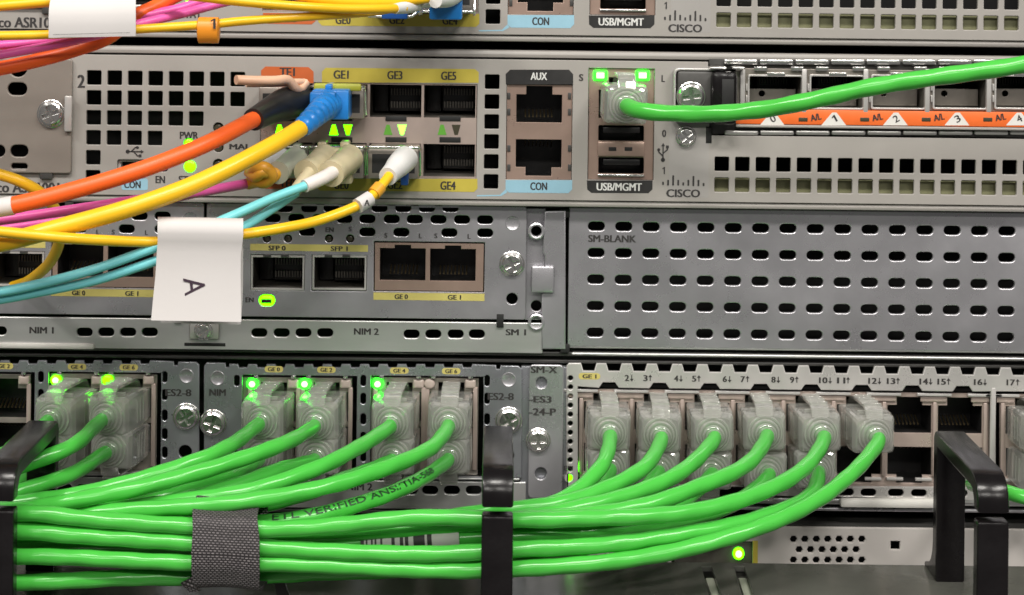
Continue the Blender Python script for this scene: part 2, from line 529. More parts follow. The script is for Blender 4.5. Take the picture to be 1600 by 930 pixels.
# ------------------------------------------------------------------ small shared pieces
def screw_mesh(rad, seed, flange=True):
    """pan-head screw with a cross recess, axis along y, local, mm"""
    bm = bmesh.new()
    n = 28
    prof = [(rad * 1.0, 0.0), (rad * 1.0, -0.55), (rad * 0.93, -1.05), (rad * 0.80, -1.35)]
    rings = []
    for r_, y in prof:
        rings.append([bm.verts.new((r_ * math.cos(2 * math.pi * k / n), y, r_ * math.sin(2 * math.pi * k / n))) for k in range(n)])
    for a, b in zip(rings, rings[1:]):
        for k in range(n): bm.faces.new((a[k], a[(k + 1) % n], b[(k + 1) % n], b[k]))
    bmesh.ops.recalc_face_normals(bm, faces=bm.faces)
    a0 = R(seed)
    w, L = rad * 0.15, rad * 0.66
    base = [(w, L), (-w, L), (-w, w), (-L, w), (-L, -w), (-w, -w), (-w, -L), (w, -L), (w, -w), (L, -w), (L, w), (w, w)]
    cross = [(x * math.cos(a0) - z * math.sin(a0), x * math.sin(a0) + z * math.cos(a0)) for x, z in base]
    top = curve_mesh([[(rad * .8 * math.cos(2 * math.pi * k / n), rad * .8 * math.sin(2 * math.pi * k / n)) for k in range(n)], cross], 0.9, 0.12)
    t2 = bmesh.new(); t2.from_mesh(top)
    for v in t2.verts: v.co = Vector((v.co.x, -1.0 - v.co.z, v.co.y))
    t2.to_mesh(top); t2.free()
    bm.from_mesh(top); bpy.data.meshes.remove(top)
    f = [bm.verts.new((rad * 0.9 * math.cos(2 * math.pi * k / n), -0.45, rad * 0.9 * math.sin(2 * math.pi * k / n))) for k in range(n)]
    bm.faces.new(f)
    if flange:
        add_loft(bm, [[Vector((rad * q * math.cos(2 * math.pi * k / n), y, rad * q * math.sin(2 * math.pi * k / n))) for k in range(n)]
                      for q, y in ((1.12, 0.25), (1.12, -0.1), (1.06, -0.22))])
    return local_mesh(bm, 'screw', 'bright_steel', 25, recalc=False)
SCREW = {}
def screw(parent, px, py, d, rad, seed, tilt=0.0):
    k = (round(rad, 1), seed)
    if k not in SCREW: SCREW[k] = screw_mesh(rad, seed)
    M = Matrix.Translation(W(px, py, d) * S) @ Matrix.Rotation(R(tilt), 4, 'X')
    return link('screw', SCREW[k], None, parent, M)

def pocket_mesh(w, h, depth, mname, name):
    """open-fronted box, local, front edge at y=0 going back"""
    bm = bmesh.new()
    t = 0.25
    add_box(bm, -w / 2 - t, -w / 2, 0, depth, -h / 2 - t, h / 2 + t)
    add_box(bm, w / 2, w / 2 + t, 0, depth, -h / 2 - t, h / 2 + t)
    add_box(bm, -w / 2, w / 2, 0, depth, h / 2, h / 2 + t)
    add_box(bm, -w / 2, w / 2, 0, depth, -h / 2 - t, -h / 2)
    add_box(bm, -w / 2 - t, w / 2 + t, depth, depth + t, -h / 2 - t, h / 2 + t)
    return local_mesh(bm, name, mname)

def pins_mesh(up):
    bm = bmesh.new()
    for k in range(8):
        x = -3.6 + k * 1.03
        z0 = -3.2 * up
        pts = [Vector((x, 4.5, z0 - .6 * up)), Vector((x, 8.5, z0 + 1.0 * up))]
        add_tube(bm, pts, 0.2, 6)
    return local_mesh(bm, 'contact_pins', 'gold')
RJ_POCKET = pocket_mesh(12.6, 11.4, 13, 'jack_black', 'socket')
PINS = {1: pins_mesh(1), -1: pins_mesh(-1)}
def rj_hole(c, up=1, w=12.2, hm=7.4, ws=6.8, hs=2.5):
    """cut-out of a modular jack: a wide mouth and a narrower latch step; c is the centre of the whole opening"""
    h = (hm + hs) / 2
    p = [(-w / 2, -h), (w / 2, -h), (w / 2, -h + hm), (ws / 2, -h + hm), (ws / 2, h), (-ws / 2, h), (-ws / 2, -h + hm), (-w / 2, -h + hm)]
    if up < 0: p = [(x, -z) for x, z in p][::-1]
    return [(c[0] + x, c[1] + z) for x, z in p]
def rj_socket(parent, c, d, up=1):
    o = link('socket', RJ_POCKET, None, parent, Matrix.Translation(Vector((c[0], -d + 0.9, c[1])) * S))
    link('contact_pins', PINS[up], None, o, Matrix.Translation(Vector((c[0], -d + 0.9, c[1])) * S))
    return o

def sfp_inside_meshes():
    bm = bmesh.new()
    add_box(bm, -2.2, 6.4, 9.0, 14, -3.6, 3.6, .3)
    add_box(bm, -6.6, -2.6, 12.0, 14, -4.0, 4.0, .3)
    blk = local_mesh(bm, 'edge_connector', 'jack_black')
    bm = bmesh.new()
    for k in range(11):
        x = -1.6 + k * 0.76
        add_box(bm, x - .17, x + .17, 7.6, 9.1, 0.9, 2.6)
        add_box(bm, x - .17, x + .17, 7.9, 9.1, -2.6, -0.9)
    return blk, local_mesh(bm, 'contacts', 'cage_dark')
SFP_POCKET = pocket_mesh(14.0, 8.9, 26, 'cage_dark', 'cage')
SFP_IN = sfp_inside_meshes()
def sfp_cage(parent, c, d, deep=0.0):
    M = Matrix.Translation(Vector((c[0], -d + 0.9, c[1])) * S)
    o = link('cage', SFP_POCKET, None, parent, M)
    M2 = Matrix.Translation(Vector((c[0], -d + 0.9 + deep, c[1])) * S)
    link('edge_connector', SFP_IN[0], None, o, M2); link('contacts', SFP_IN[1], None, o, M2)
    return o

def led(parent, px, py, d, w, h, mname, name='indicator_light', round_=True, core=False):
    """small domed lens"""
    c = W(px, py, d); s = (D - d) / F
    w, h = w * s / 2, h * s / 2
    bm = bmesh.new()
    rr = min(w, h) * (0.98 if round_ else 0.25)
    def ring(q, y): return [Vector((c.x + x, y, c.z + z)) for x, z in rect(-w * q, w * q, -h * q, h * q, rr * q, 4)]
    add_loft(bm, [ring(1, -d + 0.5), ring(1, -d - 0.15), ring(0.82, -d - 0.4), ring(0.4, -d - 0.5)])
    o = fin(bm, name, mname, parent, 60)
    if core:
        bm = bmesh.new()
        def ring2(q, y): return [Vector((c.x + x, y, c.z + z)) for x, z in rect(-w * q, w * q, -h * q, h * q, rr * q, 4)]
        add_loft(bm, [ring2(.62, -d - .3), ring2(.55, -d - .62), ring2(.25, -d - .75)])
        fin(bm, 'lamp_core', 'led_core', parent, 60)
    return o

def usb_icon(parent, px, py, d, h, horizontal):
    """trident symbol, drawn as flat strokes"""
    bm = bmesh.new(); s = (D - d) / F; L = h * s
    def bar(a, b, w):
        a, b = Vector(a), Vector(b); t = (b - a).normalized(); nn = Vector((-t.y, t.x)) * w / 2
        vs = [bm.verts.new((q.x, 0, q.y)) for q in (a - nn, b - nn, b + nn, a + nn)]
        bm.faces.new(vs)
    def dot(c, r_, n=10):
        bm.faces.new([bm.verts.new((c[0] + r_ * math.cos(2 * math.pi * k / n), 0, c[1] + r_ * math.sin(2 * math.pi * k / n))) for k in range(n)])
    w = L * 0.07
    bar((0, -.5 * L), (0, .36 * L), w)
    bm.faces.new([bm.verts.new((x * L, 0, z * L)) for x, z in ((-.11, .34), (.11, .34), (0, .52))])
    dot((0, -.42 * L), .12 * L)
    bar((0, -.22 * L), (-.24 * L, .02 * L), w); bar((-.24 * L, .01 * L), (-.24 * L, .12 * L), w); dot((-.24 * L, .14 * L), .085 * L)
    bar((0, -.06 * L), (.24 * L, .14 * L), w); bar((.24 * L, .13 * L), (.24 * L, .24 * L), w)
    bm.faces.new([bm.verts.new((x * L, 0, z * L)) for x, z in ((.16, .22), (.32, .22), (.32, .38), (.16, .38))])
    c = W(px, py, d)
    for v in bm.verts:
        x, z = v.co.x, v.co.z
        if horizontal: x, z = z, -x
        v.co = Vector((c.x + x, -d - 0.09, c.z + z))
    for f in bm.faces:
        f.normal_update()
        if f.normal.y > 0: f.normal_flip()
    vs = [v.co for v in bm.verts]
    cc = Vector([(min(v[i] for v in vs) + max(v[i] for v in vs)) / 2 for i in range(3)])
    for v in bm.verts: v.co = (v.co - cc) * S
    me = bpy.data.meshes.new('usb_symbol'); bm.to_mesh(me); bm.free()
    return link('usb_symbol', me, 'ink', parent, Matrix.Translation(cc * S))

def shell(name, parent, x0, x1, z0, z1, yf, depth, mname='dark_steel', inner='dark_inside'):
    """open-fronted sheet-metal case behind a face plate"""
    bm = bmesh.new(); t = 0.8
    add_box(bm, x0, x1, yf, depth, z1 - t, z1)
    add_box(bm, x0, x1, yf, depth, z0, z0 + t)
    add_box(bm, x0, x0 + t, yf, depth, z0 + t, z1 - t)
    add_box(bm, x1 - t, x1, yf, depth, z0 + t, z1 - t)
    add_box(bm, x0, x1, depth, depth + t, z0, z1)
    o = fin(bm, name, mname, parent)
    box('dark_backing', inner, o, x0 + t + .1, x1 - t - .1, yf + 34, yf + 35, z0 + t + .1, z1 - t - .1)  # near-black sheet stands in for the shade inside the case
    return o

XL, XR = W(-130, 200).x, W(1730, 200).x     # how far the faces run past the frame on both sides

# ------------------------------------------------------------------ the upper routers (one built, one copied)
def build_router():
    t = thing('router', 'grey rack router carrying the bright blue connector and the adapter card', 'router',
              W(780, 322, 0), 'grey one-unit routers')
    d = 0.0
    zt, zb = W(780, 93, 0).z, W(780, 312, 0).z
    xn = W(1106, 150, 0).x
    zn = W(1300, 214, 0).z
    # face plate with its cut-outs
    out = [(XL, zb), (XR, zb), (XR, zn), (xn, zn), (xn, zt), (XL, zt)]
    holes = []
    def sq(c): holes.append(rect(c[0] - 1.95, c[0] + 1.95, c[1] - 1.95, c[1] + 1.95, 0.25, 1))
    o0 = pt(147, 121.5)
    for j, n in enumerate((8, 8, 6, 4, 1, 1)):
        for i in range(n): sq((o0[0] + 5.525 * i, o0[1] - 5.38 * j))
    o1 = pt(769, 128)
    for j in range(6): sq((o1[0], o1[1] - 5.38 * j))
    o2 = pt(1128, 256.5)
    for i in range(18):
        for j in range(2): sq((o2[0] + 5.54 * i, o2[1] - 5.6 * j))
    holes.append(prect(-126, 97, 103, 263))           # bay behind the cover
    holes.append(prect(407, 130, 745, 278))           # transceiver block
    holes.append(prect(791, 131.5, 894, 281))         # console jacks
    holes.append(prect(919, 107, 1022, 281.5))        # usb / management
    holes.append(prect(183, 250, 262, 268, 0, .6))    # small usb socket
    for px, py in ((341, 200), (341, 230), (341, 257), (295, 224), (297, 260), (255, 257)):
        holes.append(circ(pt(px, py), 1.45, 14))
    panel('face_plate', 'router_paint', t, [out] + holes, d, 1.2, 0.18)
    zlip0, zlip1 = W(780, 323, 0).z, W(780, 313, 0).z
    box('bottom_hem', 'router_paint', t, XL, XR, 0.5, 5, zlip0, zlip1, 0.7)
    box('top_hem', 'router_paint', t, XL, XR, 1.0, 6, W(780, 91.5, 0).z, W(780, 79, 0).z, 1.0)
    shell('case', t, XL, XR, zlip0 + .2, W(780, 80, 0).z, 6.5, 300)
    # pale board edge behind the lower vents
    zc = o2[1] - 5.6
    box('circuit_board', 'circuit_board', t, o2[0] - 4, XR - 3, 2.6, 24, zc - 3.4, zc + 1.2)
    # left bay cover
    pl = panel('bay_cover', 'bay_paint', t, [prect(-130, 91, 112, 270, 1.2, .8), circ(pt(28, 106, 1.2), 2.5), slot(pt(27, 139, 1.2), 5.2, 3.4),
               slot(pt(30, 236, 1.2), 4.8, 3.2), slot(pt(-6, 236, 1.2), 4.8, 3.2), slot(pt(30, 260, 1.2), 4.4, 1.6), slot(pt(-30, 139, 1.2), 5.2, 3.4)], 1.2, 1.0, 0.3)
    screw(pl, 80, 178, 1.2, 3.4, 20)
    pbox('hinge_post', 'tin', t, 100, 150, 112, 206, 1.3, 2.4, .4)
    pbox('latch', 'dark_steel', t, 62, 266, 82, 280, 0.2, 1.0, .2)
    text('cisco ASR1001-X', -27, 285, 118, 301, 0, 'ink', t)
    text('2', 121, 117, 133, 137, 0, 'ink', t, 0.0)
    # status field
    text('PWR', 281, 206, 310, 217, 0, 'ink', t)
    text('CRIT', 358, 195, 388, 206, 0, 'ink', t)
    text('MAJ', 358, 225, 387, 236, 0, 'ink', t)
    text('MIN', 358, 252, 387, 263, 0, 'ink', t)
    text('EN', 243, 275, 258, 286, 0, 'ink', t)
    text('STAT', 279, 275, 312, 286, 0, 'ink', t)
    usb_icon(t, 211, 237, 0, 27, True)
    for px, py in ((341, 200), (341, 230), (341, 257), (255, 257)): led(t, px, py, -1.0, 15, 15, 'led_off')
    led(t, 295, 224, -0.6, 14, 14, 'led_lime'); led(t, 297, 260, -0.1, 19, 19, 'led_lime')
    flat('port_label', 'print_blue', t, prect(190, 279, 231, 297, 0, .5), 0)
    text('CON', 194, 283, 220, 294, 0, 'ink', t, lift=.12)
    us = panel('micro_usb_socket', 'tin', t, [prect(184, 250.5, 261, 267.5, -1, .6), prect(189, 253, 256, 265, -1, .4)], -1.0, 3, .2)
    pbox('contact_tongue', 'jack_black', us, 192, 256, 253, 262, -6, -3.5, .2)
    # printed port labels
    def plab(m, pts): flat('port_label', m, t, [pt(*p) for p in pts], 0)
    plab('print_orange', [(408, 129), (408, 110), (415, 104), (482, 105), (490, 112), (490, 130)])
    plab('print_yellow', [(503, 129), (503, 112), (509, 106), (742, 108), (748, 113), (748, 129.5)])
    plab('print_yellow', [(494, 279), (746, 279.5), (746, 295), (741, 300), (500, 298), (494, 292)])
    plab('print_orange', [(408, 278), (490, 279), (490, 291), (484, 296), (415, 295), (408, 290)])
    for s_, x, y in (('TE1', 449, 113), ('GE1', 533, 117), ('GE3', 617, 118), ('GE5', 701, 119)):
        text(s_, x - 12, y - 7, x + 12, y + 6, 0, 'ink', t, lift=.12)
    for s_, x, y in (('TE0', 449, 286), ('GE0', 533, 289), ('GE2', 617, 289), ('GE4', 700, 290)):
        text(s_, x - 12, y - 6.5, x + 12, y + 6.5, 0, 'ink', t, lift=.12)
    # transceiver block: bezel with eight openings
    cols = ((408.5, 489), (493, 574), (578, 658.5), (662.5, 743)); holes = []; cs = []
    for x0, x1 in cols:
        for y0, y1 in ((132, 183), (224, 275)):
            holes.append(prect(x0, y0, x1, y1, -.3)); cs.append(pt((x0 + x1) / 2, (y0 + y1) / 2, -.3))
    bm = bmesh.new()
    xa, xb = W(407.4, 204, -.3).x, W(744.6, 204, -.3).x
    for y0, y1 in ((130.4, 132), (183, 224), (275, 277.6)):
        add_box(bm, xa, xb, .3, 1.1, W(576, y1, -.3).z, W(576, y0, -.3).z, .04, 1)
    edges = [407.4] + [q for c_ in cols for q in c_] + [744.6]
    for k in range(0, len(edges), 2):
        for y0, y1 in ((132, 183), (224, 275)):
            add_box(bm, W(edges[k], 157, -.3).x, W(edges[k + 1], 157, -.3).x, .32, 1.1, W(576, y1, -.3).z, W(576, y0, -.3).z)
    bz = fin(bm, 'transceiver_bezel', 'nickel_light', t)
    for c in cs: sfp_cage(bz, c, -.3)
    for x0, x1 in cols:
        m_ = (x0 + x1) / 2
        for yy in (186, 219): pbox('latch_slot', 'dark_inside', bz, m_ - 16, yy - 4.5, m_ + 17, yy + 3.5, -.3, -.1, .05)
        for sx, upw, mm in ((-12, 1, 'led_dim'), (10, -1, 'led_off')):
            if x0 < 600 and x0 > 570: mm = 'led_dim' if upw > 0 else 'led_hot'
            if x0 < 570: mm = 'led_lime'
            if x0 < 450 and upw < 0: mm = 'led_off'
            cx, cy = m_ + sx, 203
            tri = [(cx - 7, cy + 8 * upw), (cx + 7, cy + 8 * upw), (cx + 2.5, cy - 8 * upw), (cx - 2.5, cy - 8 * upw)]
            flat('arrow_light', mm, bz, [pt(*p, -.3) for p in tri], -.3, .06)
    # console jacks
    lab = [pt(*p) for p in ((790.5, 132), (790, 116), (797, 109), (889, 109), (895.5, 116), (895.5, 132))]
    flat('port_label', 'print_black', t, lab, 0)
    text('AUX', 829, 113.5, 855, 125, 0, 'print_white', t, lift=.12)
    lab = [pt(*p) for p in ((790, 281.5), (894, 281.5), (894, 296), (888, 302), (795, 301), (790, 296))]
    flat('port_label', 'print_blue', t, lab, 0)
    flat('port_label', 'print_blue', t, [pt(*p) for p in ((790, 296), (793, 300.5), (783, 306.5), (745, 307), (745, 305), (781, 304.5))], 0, .045)
    text('CON', 828.5, 285, 855, 297, 0, 'ink', t, lift=.12)
    cu, cl = pt(842.5, 163.0, -.6), pt(841.5, 246.5, -.6)
    j = panel('jack_frame', 'nickel', t, [prect(791.6, 132.2, 893.4, 280.4, -.6), rj_hole(cu, 1, 12.3, 7.5, 7.0, 2.3), rj_hole(cl, -1, 12.3, 7.5, 7.0, 2.3)], -.6, .8, .12)
    rj_socket(j, cu, -.6, 1); rj_socket(j, cl, -.6, -1)
    for yy in (150, 175, 232, 262):
        for xx in (795, 890): pbox('spring_tab', 'dark_steel', j, xx - 2.5, yy - 5, xx + 2.5, yy + 5, -.6, -.35, .05)
    # usb and management block
    lab = [pt(*p) for p in ((917, 282), (1019.5, 282), (1019.5, 296), (1013, 302), (924, 301.5), (917.5, 296))]
    flat('port_label', 'print_black', t, lab, 0)
    text('USB/MGMT', 932, 286, 1003, 298, 0, 'print_white', t, lift=.12)
    cm = pt(971, 153, -.6)
    us0, us1 = prect(935, 196, 1006, 220.5, -.6, .4), prect(935, 246, 1006, 271.5, -.6, .4)
    j = panel('jack_frame', 'nickel', t, [prect(919.6, 107.6, 1021.4, 280.6, -.6), rj_hole(cm, 1, 12.2, 7.6, 6.8, 3.4), us0, us1], -.6, .8, .12)
    rj_socket(j, cm, -.6, 1)
    for y0, y1 in ((196, 220.5), (246, 271.5)):
        o = pbox('usb_socket', 'jack_black', j, 935, y0, 1006, y1, -9, -6, .1)
        pbox('contact_tongue', 'jack_black', o, 942, y0 + 3, 1000, y0 + 12, -6, -1.6, .2)
    pbox('bright_rail', 'bright_steel', j, 934, 272.5, 1007, 276, -.6, .3, .2)
    st = pbox('usb_divider', 'nickel', j, 934, 222, 1007, 244.5, -.6, .25, .25)
    for xx in (957, 982): pbox('spring_slot', 'dark_inside', st, xx - 6, 230, xx + 6, 236, .2, .3, .03)
    led(j, 938, 118, -.4, 21, 15, 'led_green', round_=False, core=True); led(j, 1004, 118, -.4, 21, 15, 'led_green', round_=False, core=True)
    text('S', 904.5, 116, 911.5, 126.5, 0, 'ink', t); text('L', 1033.5, 117.5, 1039, 128, 0, 'ink', t)
    text('0', 1034.5, 203, 1041, 214, 0, 'ink', t); text('1', 1035, 261, 1039, 272, 0, 'ink', t)
    usb_icon(t, 1036, 238, 0, 28, False)
    flat('label_field', 'router_label_strip', t, prect(1046, 104, 1108, 317 - 8, 0, .4), 0, .02)
    # maker's bars and name
    for i, (h0, h1) in enumerate(((284, 289), (281, 290), (274, 290), (281, 290), (285, 290), (281, 290.5), (275, 291), (281, 291), (286, 291))):
        x = 1036 + 7.9 * i
        flat('logo_bar', 'ink', t, prect(x - 1.4, h0, x + 1.4, h1, 0, .18), 0, .09)
    text('CISCO', 1041, 296, 1094, 308, 0, 'ink', t)
    return t

router = build_router()
top_router = copy_tree(router, None, Vector((0, 0, 44.45 * S)))
tag(top_router, 'grey rack router cut off by the picture top, behind the white wrap tag', 'router', 'grey one-unit routers')

# port adapter card in the router's right bay
def build_adapter():
    t = thing('port_adapter', 'slim adapter card with a row of empty cages above an orange and white number strip', 'adapter card', W(1340, 205, 0))
    # cages
    x = 1168.0; holes = []; cs = []
    for k in range(6):
        holes.append(prect(x, 117, x + 86, 171, .2, .3)); cs.append(pt(x + 43, 144, .2)); x += 96.3
    fp = panel('face_plate', 'cage_metal', t, [prect(1150, 110, 1730, 173.5, .2)] + holes, .2, 1.0, .15)
    for c in cs:
        sfp_cage(fp, c, .2, 10)
        panel('inner_spring', 'cage_metal', fp, [rect(c[0] - 6.6, c[0] + 6.6, c[1] - 4.2, c[1] + .4), circ((c[0] - 2.6, c[1] - .9), .9, 12)], -6.5, .4, .05)
        panel('cage_rim', 'tin', fp, [rect(c[0] - 7.45, c[0] + 7.45, c[1] - 4.7, c[1] + 4.7, .5), rect(c[0] - 6.95, c[0] + 6.95, c[1] - 4.2, c[1] + 4.2, .4)], .9, 1.2, .12)
    for k in range(6):
        xx = 1161 + 96.3 * k
        pbox('divider', 'tin', t, xx - 4.5, 108, xx + 3.5, 176, .2, 1.6, .3)
        for q in (0.12, 0.72): pbox('spring_clip', 'bright_steel', t, xx + 96 * q + 6, 104.5, xx + 96 * q + 26, 111, .2, 1.4, .15)
        pbox('spring_clip', 'bright_steel', t, xx + 38, 113.5, xx + 66, 119, .2, 1.0, .15)
        for q in (134, 152): pbox('side_tab', 'tin', t, xx + 4.5, q - 3, xx + 7.5, q + 8, .2, .7, .08)
    # number strip, slightly tilted face
    ns = pbox('number_strip', 'strip_orange', t, 1150, 174, 1730, 197, .2, 1.5, .2)
    for k in range(6):
        xc = 1207 + 96.2 * k
        flat('number_field', 'strip_white', ns, [pt(*p, 1.5) for p in ((xc - 3, 176), (xc + 4, 176), (xc + 19, 196), (xc - 20, 196))], 1.5)
        text(str(k), xc - 3.5, 180, xc + 4.5, 191, 1.5, 'ink', ns, lift=.12, rot=-30, weight=.012)
        text('A/L', xc + 59, 178, xc + 76, 188, 1.5, 'ink', ns, 0.0, lift=.12, rot=-12)
        pbox('lamp_window', 'led_off', ns, xc + 41, 184, xc + 55, 190, 1.4, 1.62, .08)
    pbox('lower_rail', 'router_paint', t, 1150, 198, 1730, 202.5, .2, 1.8, .3)
    for k in range(11):                                   # spring fingers above and below
        x0 = 1131 + 55.8 * k
        pbox('gasket_finger', 'bright_steel', t, x0, 92.5, x0 + 53.5, 101.5, -1.0, .4, .5)
        x0 = 1132 + 55.8 * k
        pbox('gasket_finger', 'tin', t, x0, 204, x0 + 53.5, 211.5, -1.0, .2, .5)
    pbox('back_rail', 'dark_steel', t, 1108, 91, 1730, 112, -3, -1.2, .1)
    pbox('back_rail', 'dark_steel', t, 1108, 176, 1730, 213, -3, -1.2, .1)
    pbox('back_rail', 'dark_steel', t, 1108, 112.2, 1160, 175.8, -3, -1.2, .1)
    # ejector lever
    ej = pbox('ejector', 'dark_steel', t, 1058, 111, 1127, 193, .1, 3.5, .8)
    panel('rim', 'tin', ej, [prect(1053, 107, 1131, 190, 3.3, 1.2), prect(1056, 110.5, 1131 - 3, 187, 3.3, 1.0)], 3.3, 3.0, .2)
    pbox('lever', 'ring_plastic', ej, 1112, 112, 1153, 196, .1, 6.5, 1.4)
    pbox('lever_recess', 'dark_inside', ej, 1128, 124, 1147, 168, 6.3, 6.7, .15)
    for x0, x1 in ((1109, 1136), (1144, 1165)): pbox('top_bright_tab', 'bright_steel', ej, x0, 104, x1, 109.5, 1.0, 5, .5)
    screw(t, 1080, 151, 3.6, 3.55, 8)
    screw(t, 1072, 213, .1, 2.5, 40)
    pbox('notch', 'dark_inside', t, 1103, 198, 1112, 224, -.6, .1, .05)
    return t
build_adapter()

# ------------------------------------------------------------------ modular two-unit router
ID = -4.0                                     # its faces sit a little further back
def ip(px, py): return pt(px, py, ID)
XLi, XRi = W(-130, 500, ID).x, W(1730, 500, ID).x
modular = thing('modular_router', 'zinc plated two-unit chassis holding the network modules, the blanking plate and the switch module', 'router chassis', W(780, 800, ID))
ztop, zbot = W(780, 324, ID).z, W(780, 800, ID).z
shell('case', modular, XLi, XRi, zbot, ztop, 8.5, 300)
def sill(y0, y1, xr, slots, txts, d):
    p = panel('sill', 'zinc_brushed', modular, [prect(-130, y0, xr, y1, d, .3)] + [slot(pt(x, y, d), 4.3, 2.3) for x, y in slots], d, 1.0, .25)
    for s_, x0, ya, x1, yb in txts: text(s_, x0, ya, x1, yb, d, 'ink', p)
    return p
sl = sill(499, 547, 848, [(x, 519) for x in (132, 166, 200, 234)] + [(-2, 517)] + [(x, 520) for x in (405, 440, 474, 508)] + [(x, 522) for x in (643, 677, 712, 745)],
     [('NIM 1', 46, 511, 84, 521), ('NIM 2', 553, 513, 592, 523), ('SM 1', 790, 514.5, 822, 524)], ID - .5)
pbox('fold', 'strip_white', sl, -130, 536, 147, 545, ID - .6, ID + .6, .5)  # off-white colour stands in for the bright reflection along this metal fold
for px in (70, 318): pass
cl = pbox('screw_clip', 'tin', sl, 296, 503, 342, 531, ID - .4, ID + .4, .5)
screw(cl, 318, 517, ID + .4, 2.3, 35)
pbox('dark_slot', 'dark_inside', sl, 288, 536, 352, 541, ID - .7, ID - .4, .04)
sl2 = sill(748, 792, 822, [(x, 766) for x in (640, 672, 706, 740)] + [(x, 763) for x in (20, 132, 100)], [('NIM 2', 541, 755, 582, 766)], ID - .5)
pbox('fold', 'tin', sl2, 110, 737, 226, 743, ID - 1.0, ID + .8, .4)
# column between the module bays and the wide bay
colp = panel('bay_column', 'zinc', modular, [prect(821, 326, 852, 500, ID - 1.6), circ(pt(838, 361, ID - 1.6), 1.6), circ(pt(838, 478, ID - 1.6), 1.5)], ID - 1.6, 1.0, .2)
for py in (361, 503):
    c = W(838, py, ID - .4)
    bm = bmesh.new()
    ring = lambda r_, y: [Vector((c.x + r_ * math.cos(2 * math.pi * k / 18), y, c.z + r_ * math.sin(2 * math.pi * k / 18))) for k in range(18)]
    add_loft(bm, [ring(2.3, c.y + 1), ring(2.3, c.y - .5), ring(1.9, c.y - .7), ring(1.5, c.y - .6), ring(1.4, c.y + 1)], False)
    fin(bm, 'eyelet', 'zinc', colp)
pbox('bay_column', 'zinc_blue', modular, 813, 573, 887, 790, ID - 3, ID - .9, .3)
# divider rails between the two storeys
pbox('rail', 'dark_steel', modular, -130, 549, 1730, 556, ID - 4, ID - 1.5, .4)
pbox('rail', 'zinc_brushed', modular, 892, 555.5, 1730, 561, ID - 4, ID - 1.0, .6)
pbox('rail', 'dark_steel', modular, -130, 561.5, 1730, 567, ID - 5, ID - 2.5, .3)
pbox('bottom_rail', 'zinc', modular, 822, 793, 1730, 799, ID - 4, ID - 1.0, .5)
pbox('bottom_rail', 'dark_steel', modular, -130, 793.5, 822, 800, ID - 4, ID - 1.5, .5)

def dimple(parent, px, py, d, r=1.75):
    c = W(px, py, d)
    bm = bmesh.new()
    ring = lambda q, y: [Vector((c.x + q * math.cos(2 * math.pi * k / 18), -d + y, c.z + q * math.sin(2 * math.pi * k / 18))) for k in range(18)]
    add_loft(bm, [ring(r + .35, .05), ring(r + .12, -.14), ring(r - .1, -.1), ring(r - .25, .0 - .02), ring(.2, -.03)])
    return fin(bm, 'dimple', 'zinc', parent)

